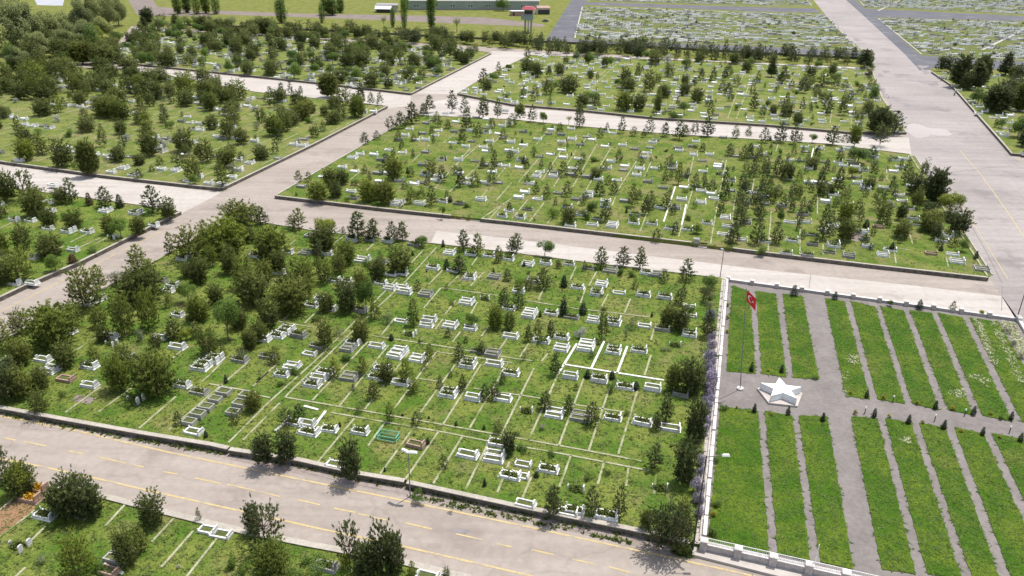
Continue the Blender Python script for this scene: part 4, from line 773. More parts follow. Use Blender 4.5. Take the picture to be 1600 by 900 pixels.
# ------------------------------------------------------------------ graves
def ring(m, L, W, t, z0, z1, cx=0, cy=0):
    o = [(-L / 2, -W / 2), (L / 2, -W / 2), (L / 2, W / 2), (-L / 2, W / 2)]; i = [(x * (1 - 2 * t / L), y * (1 - 2 * t / W)) for x, y in o]
    vs = [(cx + x, cy + y, z) for z in (z0, z1) for q in (o, i) for x, y in q]; fs = []
    for k in range(4):
        n = (k + 1) % 4
        fs += [(k, n, 8 + n, 8 + k), (4 + n, 4 + k, 12 + k, 12 + n), (8 + k, 8 + n, 12 + n, 12 + k), (n, k, 4 + k, 4 + n)]
    return m.add(vs, fs)
def head_prof(w, z0, z1, arch):
    if arch == 0: return [(-w / 2, z0), (w / 2, z0), (w / 2, z1), (-w / 2, z1)]
    if arch == 1: return [(-w / 2, z0), (w / 2, z0)] + [(w / 2 * math.cos(a), z1 - w * 0.28 + w * 0.28 * math.sin(a)) for a in [math.pi * k / 8 for k in range(9)]]
    return [(-w / 2, z0), (w / 2, z0), (w / 2, z1 - 0.2), (w * 0.28, z1 - 0.06), (0, z1), (-w * 0.28, z1 - 0.06), (-w / 2, z1 - 0.2)]
def tuft_mesh(name, L, W, z, n, mat, seed, hgt=0.28):
    g = np.random.default_rng(seed); n = int(n * 2.5)
    pts = np.stack([g.uniform(-L / 2, L / 2, n), g.uniform(-W / 2, W / 2, n), z + g.uniform(0, hgt, n)], 1)
    tri, tint = clump_tris(pts, g.uniform(0.1, 0.9, n), 0.30, 2, g)
    return tri_mesh(name, tri, tint, [M[mat]])
def grave_proto(kind, mat, bays=1, L=2.2, W=1.15, zr=0.38, head=0.95, foot=0.5, arch=1, plinth=0.12, plant=None, posts=0, cover=False, t=0.165, seed=1, hw=0.82):
    parts = []; tot = bays * W + (bays - 1) * 0.12
    z0 = -0.03
    if plinth: parts.append(('plinth', MB().box(-L / 2 - .09, L / 2 + .09, -tot / 2 - .08, tot / 2 + .08, z0, plinth).mesh('plinth', M[mat]), [])); z0 = plinth
    for b in range(bays):
        cy = -tot / 2 + W / 2 + b * (W + 0.12)
        m = ring(MB(), L, W, t, z0, zr, 0, cy)
        for sx, sy in ((1, 1), (1, -1), (-1, 1), (-1, -1)):
            if posts: m.box(sx * (L / 2 - t / 2) - .085, sx * (L / 2 - t / 2) + .085, cy + sy * (W / 2 - t / 2) - .085, cy + sy * (W / 2 - t / 2) + .085, zr - 0.002, zr + posts, (.03, .03))
        kids = []
        parts.append(('frame', m.mesh('frame', M[mat]), kids))
        zb = zr - 0.12
        if cover: kids.append(('cover_slab', MB().box(-L / 2 + t, L / 2 - t, cy - W / 2 + t, cy + W / 2 - t, z0, zr + 0.1, (.08, .08)).mesh('cover_slab', M[mat])))
        else: kids.append(('soil_bed', MB().box(-L / 2 + t, L / 2 - t, cy - W / 2 + t, cy + W / 2 - t, z0, zb).mesh('soil_bed', M['bed'])))
        if plant:
            me = tuft_mesh('planting', (L - 2 * t) * 0.8, (W - 2 * t) * 0.7, zb, plant[1], plant[0], seed + b, plant[2] if len(plant) > 2 else 0.16)
            me.transform(Matrix.Translation((0, cy, 0))); kids.append(('planting', me))
        if head:
            hm = MB().slab_x([(cy + y, z) for y, z in head_prof(W * hw, zr + 0.001, head, arch)], L / 2 - 0.21, L / 2 - 0.05).mesh('headstone', M[mat]); parts.append(('headstone', hm, []))
        if foot:
            fm = MB().slab_x([(cy + y, z) for y, z in head_prof(W * 0.45, zr + 0.001, zr + foot * 0.6, arch)], -L / 2 + 0.04, -L / 2 + 0.15).mesh('footstone', M[mat]); parts.append(('footstone', fm, []))
    return parts
def rail_proto():
    f = MB(); L, W, H = 2.2, 1.2, 0.62
    for x in (-L / 2, L / 2):
        for y in (-W / 2, W / 2): f.tube((x, y, -0.03), (x, y, H + 0.12), 0.045)
    for z in (0.14, H):
        for a, b in (((-L / 2, -W / 2), (L / 2, -W / 2)), ((L / 2, -W / 2), (L / 2, W / 2)), ((L / 2, W / 2), (-L / 2, W / 2)), ((-L / 2, W / 2), (-L / 2, -W / 2))): f.tube((*a, z), (*b, z), 0.05)
    for k in range(1, 14):
        x = -L / 2 + L * k / 14
        for y in (-W / 2, W / 2): f.tube((x, y, 0.14), (x, y, H), 0.022, n=5)
    for k in range(1, 8):
        y = -W / 2 + W * k / 8
        for x in (-L / 2, L / 2): f.tube((x, y, 0.14), (x, y, H), 0.022, n=5)
    return [('railing', f.mesh('railing', M['greenpaint']), []), ('grave_mound', MB().box(-0.9, 0.9, -0.4, 0.4, -0.03, 0.2, (.2, .15)).mesh('grave_mound', M['weeds']), [])]
def stones_proto(n):
    g = MB(); out = []
    for k in range(n): out.append(('headstone', MB().slab_x([(y + (k - n / 2 + .5) * 1.0, z) for y, z in head_prof(0.5, -0.03, 0.9 - 0.1 * k, 1)], 0.75, 0.88).mesh('headstone', M['marble']), []))
    out.append(('footstone', MB().slab_x(head_prof(0.35, -0.03, 0.55, 1), -0.9, -0.8).mesh('footstone', M['marble']), []))
    out.append(('planting', tuft_mesh('planting', 0.9, 0.45, 0.0, 130, 'weeds', 5, 0.2), []))
    return out
GP = {
    'm': [grave_proto('m', 'marble'), grave_proto('m', 'marble', plant=('weeds', 70), arch=2, posts=0.3, foot=0), grave_proto('m', 'marble', posts=0.22, head=0.95, foot=0, arch=0, plant=('weeds', 60))],
    's': [grave_proto('s', 'marble', zr=0.62, plinth=0.16, head=0.98, foot=0.3, arch=0, hw=1.0), grave_proto('s', 'marble', zr=0.58, plinth=0.16, head=1.05, foot=0, arch=2, plant=('weeds', 60), posts=0.25)],
    'd': [grave_proto('d', 'marble', 2, W=1.0, head=1.0, foot=0.5, arch=1), grave_proto('d', 'marble', 2, W=1.0, zr=0.48, posts=0.2, foot=0, arch=0, plant=('weeds', 60))],
    't': [grave_proto('t', 'marble', 3, W=0.95, zr=0.52, head=1.0, foot=0.4, arch=2)],
    'g': [grave_proto('g', 'greystone', zr=0.36, plinth=0.08, head=0.85, foot=0.4, plant=('weeds', 60)), grave_proto('g', 'greystone', zr=0.55, head=0.9, foot=0, arch=0, plant=('weeds', 60)), grave_proto('g', 'greystone', 2, W=0.95, zr=0.45, head=0.85, foot=0)],
    'f': [grave_proto('f', 'marble', zr=0.26, plinth=0.0, head=0.62, foot=0, arch=0, posts=0.18, hw=0.9)],
    'c': [grave_proto('c', 'cement', L=1.75, W=1.28, zr=0.58, plinth=0.0, head=0, foot=0, t=0.13)],
    'h': [stones_proto(1), stones_proto(2)],
    'b': [grave_proto('b', 'brownstone', zr=0.42, plinth=0.0, head=0.8, foot=0, arch=0)],
    'o': [grave_proto('o', 'brownstone', zr=0.5, plinth=0.1, head=1.1, foot=0, arch=0, plant=('orange', 90, 0.2))],
    'x': [rail_proto()],
}
GTXT = dict(m='white marble grave', s='high boxed white marble grave', d='white double grave', t='white three-bay grave', g='weathered grey stone grave', f='low white framed grave', c='empty grey cement grave frame', h='plain mound with upright stones', b='brown granite grave', o='brown granite grave full of orange flowers', x='grave inside a green painted railing')
GRAVES = []
def gtile(ox, oy, txt):
    for e in txt.split(';'):
        e = e.split()
        if e: GRAVES.append((e[0], P(ox + float(e[1]) / 4, oy + float(e[2]) / 4, BZ + 0.35), (ox + float(e[1]) / 4, oy + float(e[2]) / 4)))
gtile(0, 450, "d 560 85;m 612 60;m 430 265;m 690 295;m 1050 10;m 1570 20;m 1110 160;h 1190 180;m 50 450;d 315 500;m 270 440;m 560 598;b 410 560;d 1262 480;d 1335 440;m 1110 360;m 1000 300;m 1140 600;g 1245 638;c 1400 645;c 1345 690;c 1290 740;c 1238 785;c 1183 832;c 1545 665;c 1500 720;c 1455 772;g 1500 440;h 840 690;f 1210 888;h 690 340;m 560 480;g 800 420")
gtile(400, 450, "m 345 102;m 400 60;m 465 122;g 650 132;m 130 292;d 185 255;g 265 290;f 335 402;m 160 532;d 225 480;g 380 352;m 352 595;m 393 552;m 430 515;m 605 332;g 575 370;m 755 352;t 885 400;d 1010 430;m 785 495;m 750 548;g 585 545;m 1085 188;m 1065 226;d 1215 225;m 1340 245;f 905 197;s 930 20;g 1060 30;d 1318 78;m 1580 118;d 1325 468;m 1490 465;m 1590 522;d 1205 648;s 1358 680;m 1545 682;m 457 872;m 650 888;m 235 832;m 320 838;m 905 582;g 1385 385;g 1480 402;m 1592 292;m 40 310;h 1430 60;g 70 420;h 960 280")
gtile(800, 450, "m 40 12;d 528 25;f 670 22;s 822 38;s 955 52;t 110 155;m 245 148;g 372 172;d 512 190;d 635 205;f 828 228;g 940 248;f 1110 105;f 1115 165;d 1110 278;s 35 292;m 182 322;d 310 365;t 465 355;d 635 382;m 795 382;m 42 522;s 365 545;s 545 568;m 708 608;s 880 620;g 1055 655;d 268 772;g 430 792;m 630 802;s 815 832;m 990 865;h 90 760;g 20 130;m 1250 420;h 1020 350;m 310 300")
gtile(400, 225, "d 70 655;m 197 670;g 312 672;s 445 680;g 345 568;s 600 592;g 710 592;s 820 602;d 665 718;g 780 728;m 145 798;m 845 808;m 910 802;g 985 622;d 1210 672;m 1340 682;m 1455 692;m 1575 712;s 1105 768;m 1230 782;d 1338 825;g 1490 822;m 490 848;m 570 852;m 595 885;m 780 862;d 840 890;m 910 888;g 285 262;m 540 142;m 617 165;m 825 182;g 895 227;m 990 242;g 1030 235;s 595 292;t 885 365;s 1022 368;m 1165 353;g 1270 368;f 1580 412;m 1120 222;d 1162 93;m 1265 97;g 1370 102;m 830 33;m 915 50;g 1060 47;s 1310 242;m 1430 237;m 1560 132;s 1310 12;m 1420 15;m 1580 42;h 700 265;g 760 180;m 1510 130;m 650 60;m 420 200")
gtile(800, 225, "m 15 45;s 45 142;m 175 172;s 320 82;m 415 87;g 465 202;s 540 217;m 110 242;m 80 297;m 160 338;m 655 222;m 620 105;s 845 52;d 797 148;m 705 132;s 895 147;g 850 232;s 1045 37;d 1135 62;s 1235 62;g 1000 152;s 1195 167;m 1075 265;s 1180 288;d 1180 358;m 1060 342;m 490 297;g 290 302;m 475 325;s 585 352;g 705 352;s 920 392;m 345 387;d 430 432;g 100 402;m 20 410;m 365 502;g 530 462;t 628 502;m 760 487;m 875 492;m 990 522;m 1095 527;d 1370 222;g 1365 285;d 1335 452;g 1460 482;m 1440 592;m 1320 557;m 1580 602;m 1580 328;g 1400 72;g 1510 82;m 690 5;m 580 10;m 1520 12;g 270 177;m 380 150;m 240 60;g 1190 100;m 1310 180;m 1500 300;g 400 340;d 100 742;s 210 740;m 355 742;g 475 768;s 840 802;g 895 808;g 615 782;d 560 868;m 410 887;s 130 852")
gtile(1200, 225, "s 135 97;g 355 108;s 470 132;d 600 158;s 785 167;s 665 82;s 850 92;m 125 212;s 255 238;m 370 243;t 610 268;m 720 272;s 360 357;m 500 378;m 885 397;m 140 482;m 240 482;d 410 505;g 275 562;m 150 598;g 280 622;d 410 628;m 925 497;b 690 512;d 1125 565;d 720 685;b 1020 677;m 1155 682;d 1185 725;g 1035 432;m 15 335;s 10 615;s 230 15;s 450 37;g 200 100;m 560 240;g 1060 350;m 430 220;m 300 240;g 640 60")
gtile(400, 0, "m 960 802;m 1060 872;m 1140 812;d 1440 822;m 1515 832;m 1440 742;s 1580 767;m 1230 887;m 1185 705;m 1310 560;m 1370 550;g 1350 880;m 1000 870;g 1240 820;m 1560 690;m 1460 880;m 1100 720")
gtile(800, 0, "m 370 802;m 160 867;m 310 882;s 630 827;m 500 870;g 900 870;s 1150 880;m 430 402;s 190 385;m 290 465;m 480 440;m 430 480;s 465 530;m 240 500;m 500 400;s 580 400;m 330 495;m 170 640;m 250 640;m 340 650;s 590 660;s 610 610;m 860 660;s 600 545;m 840 430;s 930 390;s 1160 395;m 810 470;m 950 505;m 1010 530;s 1110 525;m 1095 560;m 1180 570;g 1050 670;m 1130 650;s 1300 680;m 1460 595;m 1450 680;s 1570 670;s 740 695;m 490 665;m 1120 690;m 930 695;m 1350 580;m 1290 490;m 1220 490;m 1540 510;m 1540 410;m 1400 460;m 690 410;m 540 360;m 150 370;m 70 460;m 130 460;m 320 360;m 880 590;g 720 590;m 640 490")
gtile(1200, 0, "s 40 540;m 120 555;m 190 560;s 290 635;s 455 640;m 570 640;m 330 710;s 530 725;m 600 720;s 400 430;s 480 435;m 130 500;m 480 490;m 230 750;m 15 680;s 630 410;m 370 620;m 510 595")
gtile(0, 225, "m 300 357;m 90 468;m 190 472;d 660 410;d 850 425;m 300 522;d 430 537;m 545 542;m 200 702;h 700 577;m 960 502;m 90 862;m 200 860;m 1370 592;d 1450 613;d 1150 705;m 1080 875;g 1000 842;m 1590 692;s 990 20;d 1010 40;d 770 145;m 1010 155;d 1100 160;m 1490 95;d 1560 112;m 1360 75;s 1450 205;m 420 20;m 330 250;m 350 30;m 120 100;m 1240 200;m 690 85")
gtile(0, 675, "o 190 408;o 248 356;f 1300 602;m 280 510;g 745 765;h 110 700;b 680 860;f 1380 625;g 510 480")
gtile(400, 675, "f 500 192;x 825 25;b 1000 72;m 1325 132;d 1492 145;m 1510 60;m 1590 262;m 330 -10;m 1075 895;g 440 830")
gtile(800, 675, "f 70 190;f 50 260;m 228 222;h 400 345;m 85 440;m 390 480;m 590 512;f 350 490;h 925 340")
kept = []
for gq in GRAVES:
    if all((gq[1][0] - h_[1][0]) ** 2 + (gq[1][1] - h_[1][1]) ** 2 > (1.5 if gq[0] not in 'cofx' else 0.3) ** 2 for h_ in kept): kept.append(gq)
GRAVES = kept
# rows in the far blocks
def grave_rows(poly, kinds, rowgap, gap, keep, z=BZ, jit=0.5, bunch=0.0):
    us = [uv(np.array([q[0], q[1], 0])) for q in poly]
    v = min(b for a, b in us)
    while v < max(b for a, b in us):
        u = min(a for a, b in us); on = True
        while u < max(a for a, b in us):
            q = EA * (u + rng.normal(0, jit * .4)) + EB * (v + rng.normal(0, jit))
            if bunch and rng.uniform() < 0.28: on = rng.uniform() < keep
            if bunch == 2 and rng.uniform() > 0.5 + 0.75 * math.sin(u * 0.13 + 1.7 * math.sin(v * 0.11)) * math.cos(v * 0.21 + 0.9 * math.sin(u * 0.07)): u += gap; continue
            if inpoly(q[0], q[1], poly) and (on if bunch else rng.uniform() < keep):
                if z > .3 and any((gq[1][0] - q[0]) ** 2 + (gq[1][1] - q[1]) ** 2 < 7.0 for gq in GRAVES): u += gap; continue
                GRAVES.append((kinds[rng.integers(len(kinds))], np.array([q[0], q[1], z]), None))
            u += gap
        v += rowgap
grave_rows(poly_px([(230, 118), (400, 148), (500, 160), (600, 170), (490, 222), (345, 291), (150, 268), (0, 248), (-60, 180), (60, 112)], BZ), 'mmdsg', 6.2, 2.9, 0.36, bunch=1)
grave_rows(poly_px(L2_POLY, BZ), 'mmdgg', 4.5, 3.2, 0.42)
grave_rows(poly_px(N_POLY, BZ), 'gmgmsd', 4.2, 3.7, 0.20, jit=0.5)
grave_rows(poly_px(U_POLY, BZ), 'mmsmdg', 5.0, 3.6, 0.34, jit=0.6)
grave_rows(poly_px(R_POLY, BZ), 'mmsdg', 5.5, 3.4, 0.4)
grave_rows(poly_px(L0_POLY, BZ), 'mmg', 8, 4, 0.14)
M['farfield'] = grass('far_grave_ground', (0.085, 0.125, 0.026), (0.15, 0.165, 0.05), (0.055, 0.09, 0.02), (0.21, 0.165, 0.115), 0.50)
for pl in FAR_POLY:
    pts = poly_px(pl, 0); block('grave_field', pts, 0.0, 0.14, M['farfield'])
    MB().strip(pts + [pts[0]], 0.9, 0.0, 0.2).build('kerb', M['pale'])['kind'] = 'structure'
    grave_rows(pts, 'mmmgmh', 3.0, 2.6, 0.85, 0.14, 0.5, 2)
for a, b in (((1025, 13), (1110, 27)), ((1112, 17), (1205, 31)), ((1135, 31), (1200, 47)), ((1200, 30), (1305, 45)), ((1535, 78), (1610, 42)), ((1372, 17), (1417, -4)), ((905, 46), (1000, 54)), ((1000, 54), (1120, 66)), ((912, 19), (945, 24)), ((1200, 60), (1330, 68))):
    MB().strip([P(*a)[:2], P(*b)[:2]], 1.5, 0.15, 0.165).build('path', M['pale'])['kind'] = 'structure'

# ------------------------------------------------------------------ which ones stand alone: the 300 that show largest
def project(p):
    d = np.array([p[0], p[1], p[2] - CAM_H]); zc = d @ FW
    return 800 + FPX * (d @ RT) / zc, 450 - FPX * (d @ UP) / zc, zc
LM = [('the double-headed street lamp', 640, 775), ('the green-railed grave', 607, 683), ('the five grey cement graves', 322, 632), ('the lilac hedge', 1108, 585), ('the round yellow-green tree', 503, 372),
      ('the big round pine', 245, 608), ("the parking strip's left end", 680, 364), ('the square gate pillar', 1087, 384), ('the red and white painted kerb', 728, 343),
      ('the tall corner lamp', 1082, 860), ('the bare brown plot', 25, 805), ('the roadside yellow-green tree', 1483, 335), ('the lower right corner wall', 1543, 433),
      ('the white three-bay grave', 773, 712), ('the sharp wall corner', 432, 308), ("the front block's upper corner", 366, 342), ('the dark red round tree', 1355, 120),
      ('the white L-shaped kerb', 500, 645), ('the white-kerbed grass plots', 945, 560), ('the lower left block corner', 282, 332), ("the left block's road corner", 347, 294), ("the upper lane's mouth", 660, 178),
      ('the head of the grassy aisle', 690, 392), ("the pale lane's right end", 1421, 242), ('the purple-grey bush', 905, 527), ('the dark egg-shaped juniper', 187, 324), ('the white grave trio', 957, 350),
      ('the long white-kerbed plot', 1055, 330), ('the tall dark pine column', 1157, 350), ('the bright white double grave', 566, 403), ('the white star', 1218, 608), ('the fork-crowned parking strip tree', 850, 400),
      ('the slim walkway lamp', 1128, 432), ('the bare soil patch', 1336, 370), ('the shadowed wall pine pair', 425, 715), ('the white-trunked pine', 966, 808), ('the tall leafy tree', 570, 490),
      ('the tall roadside pine pair', 575, 880), ('the big spreading pine', 120, 800), ('the pale flowering bush', 1391, 325), ("the upper lane's far end", 800, 90),
      ("the left block's front wall", 160, 276), ("the left block's far corner", 598, 168), ('the lane above the left block', 300, 130), ("the left block's centre", 330, 208), ("the left block's outer edge", 5, 195), ("the left block's upper rows", 130, 150),
      ("the crowded block's centre", 480, 95), ("the crowded block's right tip", 752, 86), ("the crowded block's front corner", 640, 142), ("the crowded block's upper left", 280, 62), ("the crowded block's front wall", 400, 122), ("the crowded block's left end", 185, 92), ("the crowded block's right half", 610, 105), ("the crowded block's left half", 330, 92),
      ("the upper block's front left corner", 722, 146), ("the upper block's centre", 1050, 140), ("the upper block's right corner", 1410, 200), ("the upper block's left half", 880, 125), ("the upper block's right half", 1230, 155), ("the boundary wall's middle", 1050, 75), ('the watch tower', 825, 50), ("the dark road's near end", 905, 72), ("the boundary wall's right end", 1290, 88), ("the boundary wall's left half", 560, 55),
      ('the motorcycle', 1491, 147), ('the right photo edge', 1590, 200), ('the tallest willow', 15, 70), ('the poplar among the willows', 148, 84), ('the far field track', 300, 24),
      ("the middle block's wide aisle", 830, 255), ("the middle block's centre", 1000, 268), ('the pines along the lane', 1010, 200), ('the brown grave by the corner', 1455, 394), ("the lower left block's centre", 70, 365), ("the middle block's left third", 660, 245), ("the middle block's right third", 1280, 300), ("the middle block's top right", 1330, 245),
      ('the far grave field left of the wide road', 1100, 45), ('the far grave field right of the wide road', 1520, 62), ("the front block's right side", 1000, 540), ("the front block's middle", 760, 560), ("the front block's left side", 100, 560)]
ORD = ['', 'second ', 'third ', 'fourth ', 'fifth ', 'sixth ', 'seventh ', 'eighth ', 'ninth ', 'tenth ', 'eleventh ', 'twelfth ', 'thirteenth ', 'fourteenth ', 'fifteenth ', 'sixteenth ', 'seventeenth ', 'eighteenth ', 'nineteenth ', 'twentieth ', 'twenty-first ', 'twenty-second ', 'twenty-third ', 'twenty-fourth ', 'twenty-fifth ', 'twenty-sixth ', 'twenty-seventh ', 'twenty-eighth ', 'twenty-ninth ', 'thirtieth ']
def place_words(items):
    """for every (px, py, class): 'third nearest to the left of the gate pillar', unique inside its class"""
    groups = {}
    for i, (x, y, c) in enumerate(items):
        best = min(LM, key=lambda q: (q[1] - x) ** 2 + ((q[2] - y) * 1.7) ** 2); dx, dy = x - best[1], (y - best[2]) * 1.7
        w = ('right of' if dx > 0 else 'left of') if abs(dx) > abs(dy) else ('in front of' if dy > 0 else 'behind')
        groups.setdefault((c, best[0], w), []).append((math.hypot(dx, dy), i))
    out = [None] * len(items)
    for (c, nm, w), l in groups.items():
        for r, (_, i) in enumerate(sorted(l)): out[i] = ('%snearest %s %s' % (ORD[min(r, 29)], w, nm)) if len(l) > 1 else '%s %s' % (w, nm)
    return out
for t in TREES:
    x, y, zc = project(t['p']); t['px'] = (x, y); t['app'] = t['h'] * FPX / zc * (1 if -30 < x < 1640 and y < 960 else 0.2)
pines = sorted([t for t in TREES if NAME[t['k']] == 'pine_tree'], key=lambda t: -t['app'])
alone = set(id(t) for t in pines[:298]) | set(id(t) for t in TREES if NAME[t['k']] != 'pine_tree')
words_t = place_words([(t['px'][0], t['px'][1], NAME[t['k']]) for t in TREES])
TYPE_TXT = dict(p='olive pine', q='dark pine', b='bushy pine', k='dark bushy pine', s='dark juniper cone', v='blue-green spruce', r='rust-brown juniper', d='green leafy tree', y='yellow-green leafy tree', g='grey-green shrub', w='pale blossoming shrub', l='purple blossoming lilac', m='round dark red tree', u='small golden shrub', h='bright green shrub', f='spreading willow', o='slim poplar', t='thin young tree')
GRP = dict(pine_tree='pines among the graves', juniper_shrub='dark junipers', spruce_tree='spruces along the garden wall', dry_juniper='rust-brown junipers', leafy_tree='leafy trees among the graves', grey_shrub='grey-green shrubs', blossoming_shrub='blossoming shrubs', lilac_shrub='lilacs along the walkway', golden_shrub='golden shrubs by the garden path', green_shrub='green shrubs among the graves', willow_tree='willows at the upper left', poplar_tree='poplars in the field', young_tree='young trees at the field edge')
uses = {}
stuff_tri, stuff_tint, stuff_m, stuff_c = [], [], [], []
cache = {}
def crown_arrays(me):
    if me.name not in cache:
        n = len(me.vertices); co = np.empty(3 * n, np.float32); me.vertices.foreach_get('co', co); ti = np.empty(n, np.float32); me.attributes['tint'].data.foreach_get('value', ti)
        cache[me.name] = (co.reshape(-1, 3, 3), ti[::3])
    return cache[me.name]
for ti, t in enumerate(TREES):
    k = t['k']; kk = k.upper() if k in 'bkpq' and t['h'] > 7.2 else (k + '2' if k in 'pb' and rng.uniform() < 0.33 else k); pr = PROTO[kk]; i = rng.integers(len(pr)); crown, trunk, wd = pr[i]
    s = (t['w'] / wd, t['w'] / wd, t['h']); rz = rng.uniform(0, 6.28)
    if id(t) in alone:
        r = empty(NAME[k], t['p'], rz, s)
        big = 'tall ' if t['h'] > 6.2 and k in 'pqbkdy' else ('small ' if t['h'] < 3.2 and k in 'pqbkdy' else '')
        tag(r, (big + TYPE_TXT[k] + ', ' + words_t[ti]), CATG[k], GRP.get(NAME[k]))
        o = link('crown', crown, r); link('trunk', trunk, r)
    else:
        co, tn = crown_arrays(crown); n = len(co); sel = rng.choice(n, max(60, int(n * 0.24)), replace=False)
        a = co[sel]; c = a.mean(1, keepdims=True); a = c + (a - c) * 1.75
        cz, sz = math.cos(rz), math.sin(rz); rot = np.array([[cz, sz, 0], [-sz, cz, 0], [0, 0, 1]])
        a = (a * np.array(s)) @ rot + t['p']; stuff_tri.append(a); stuff_tint.append(np.clip(tn[sel] + rng.normal(0, 0.16), 0, 1)); stuff_m.append(np.full(len(sel), 1 if k in 'qk' else 0)); stuff_c.append(np.repeat((t['p'] + np.array([0, 0, t['h'] * .35]))[None], len(sel), 0))
if stuff_tri:
    o = link('pine_grove', tri_mesh('pine_grove', np.concatenate(stuff_tri), np.concatenate(stuff_tint), [M['pine'], M['dkpine']], np.concatenate(stuff_m), np.concatenate(stuff_c)))
    tag(o, 'small far pines scattered through the upper grave blocks', 'trees', None, 'stuff')

gi = []
for k, p, px in GRAVES:
    x, y, zc = project(p); gi.append((x, y, FPX / zc * (1.35 if k in 'dt' else 1.0) * (1 if -20 < x < 1620 and -10 < y < 915 else 0.2)))
order = sorted(range(len(GRAVES)), key=lambda i: -gi[i][2]); solo = set(order[:298])
GCLASS = dict(m='w', s='s', d='d', t='t', g='g', f='f', c='c', h='h', b='b', o='o', x='x')
words_g = place_words([(gi[i][0], gi[i][1], GCLASS[GRAVES[i][0]]) for i in range(len(GRAVES))])
built = {}
gm = {'marble_far': MB(), 'greystone': MB(), 'bed': MB()}
for i, (k, p, px) in enumerate(GRAVES):
    pr = GP[k]; j = int(rng.integers(len(pr))); base = np.array([p[0], p[1], BZ if p[2] > 0.3 else p[2]])
    if i in solo:
        r = empty('grave', base, GRID_A + rng.normal(0, 0.025)); f = rng.uniform(0.92, 1.12); f *= 0.93; r.scale = (f * rng.uniform(.96, 1.06), f, rng.uniform(0.85, 1.15))
        tag(r, GTXT[k] + ('' if k == 'x' else ', ' + words_g[i]), 'grave', 'graves in plots')
        if k == 'x': r['label'] = 'grave inside a green painted railing behind the street lamp'
        for nm, me, kids in pr[j]:
            q = link(nm, me, r)
            for n2, m2 in kids: link(n2, m2, q)
    else:
        mat = 'greystone' if k in 'gh' else 'marble_far'; m = gm[mat]; ca, sa = math.cos(GRID_A + rng.normal(0, .03)), math.sin(GRID_A); W = 1.15 * (2.0 if k == 'd' else 1); hh = rng.uniform(0.3, 0.7) if base[2] > .3 else rng.uniform(0.25, 0.6)
        def put(mb, x0, x1, y0, y1, z0, z1):
            n0 = len(mb.v); mb.box(x0, x1, y0, y1, z0, z1)
            for q in range(n0, len(mb.v)):
                x, y, z = mb.v[q]; mb.v[q] = (base[0] + x * ca - y * sa, base[1] + x * sa + y * ca, base[2] + z)
        n0 = len(m.v); ring(m, 2.2, W, 0.2, -0.03, hh)
        for q in range(n0, len(m.v)):
            x, y, z = m.v[q]; m.v[q] = (base[0] + x * ca - y * sa, base[1] + x * sa + y * ca, base[2] + z)
        put(m if rng.uniform() < (.6 if base[2] < .3 else .3) else gm['bed'], -0.9, 0.9, -W / 2 + .2, W / 2 - .2, -0.02, hh - 0.06)
        put(m, 0.9, 1.05, -W * .38, W * .38, hh + 0.001, hh + rng.uniform(0.25, 0.7))
        if rng.uniform() < .4: put(m, -1.05, -0.95, -W * .22, W * .22, hh + 0.001, hh + 0.3)
vs, fs, mi = [], [], []
for q, nm in enumerate(gm):
    n0 = len(vs); vs += gm[nm].v; fs += [tuple(a + n0 for a in f) for f in gm[nm].f]; mi += [q] * len(gm[nm].f)
me = bpy.data.meshes.new('far_graves'); me.from_pydata(vs, [], fs); [me.materials.append(M[nm]) for nm in gm]; me.polygons.foreach_set('material_index', np.array(mi, np.int32)); me.update()
tag(link('far_graves', me), 'far white and grey graves in crowded rows beyond the nearer blocks', 'graves', None, 'stuff')

# ------------------------------------------------------------------ weeds and flowers growing in the turf
def weed_field(name, polys, n, hs, mat, lab, zz=BZ, size=0.34):
    pts = []
    for poly, cnt in zip(polys, n):
        A = np.array(poly); lo, hi = A.min(0), A.max(0); c = 0; it = 0
        xs = rng.uniform(lo[0], hi[0], cnt * 8); ys = rng.uniform(lo[1], hi[1], cnt * 8)
        for x, y in zip(xs, ys):
            if c >= cnt: break
            if inpoly(x, y, poly): pts.append((x, y, zz)); c += 1
    pts = np.array(pts); n = len(pts); per = 5; b = np.repeat(pts, per, 0) + np.concatenate([rng.normal(0, 0.10, (n * per, 2)), np.zeros((n * per, 1))], 1)
    a = rng.uniform(0, 6.28, n * per); h = rng.uniform(*hs, n * per) * np.repeat(rng.uniform(0.6, 1.3, n), per); side = np.stack([np.cos(a), np.sin(a), np.zeros(n * per)], 1) * size / 2
    tip = b + np.stack([rng.normal(0, 0.22, n * per), rng.normal(0, 0.22, n * per), h], 1); b[:, 2] -= 0.02
    tri = np.stack([b - side, b + side, tip], 1); tint = np.repeat(np.clip(rng.beta(1.4, 2.0, n), 0, 1), per)
    tag(link(name, tri_mesh(name, tri, tint, [M[mat]])), lab, 'grass', None, 'stuff')
weed_field('weeds', [BLK['C'], BLK['N'], BLK['B'], BLK['L0']], [15000, 7000, 5000, 2500], (0.04, 0.13), 'weeds', 'tufts of taller grass and weeds across the grave plots', size=0.30)
weed_field('bed_turf', BEDS, [int(16 * (np.ptp(np.array(q)[:, 0]) * 0.45) * 10) for q in BEDS], (0.02, 0.08), 'turf', 'uneven grass blades growing in the lawn beds', BZ + 0.05, 0.20)
weed_field('wall_weeds', [poly_px([(x, y + 7) for x, y in MAINWALL] + [(x, y + 13) for x, y in MAINWALL[::-1]], 0), poly_px([(632, 770), (800, 806), (985, 845), (985, 850), (800, 812), (632, 777)], 0), poly_px([(1060, 850), (1082, 862), (1080, 872), (1050, 864)], 0)], [1500, 120, 160], (0.1, 0.4), 'weeds', 'weeds growing along the foot of the roadside wall', 0.012)
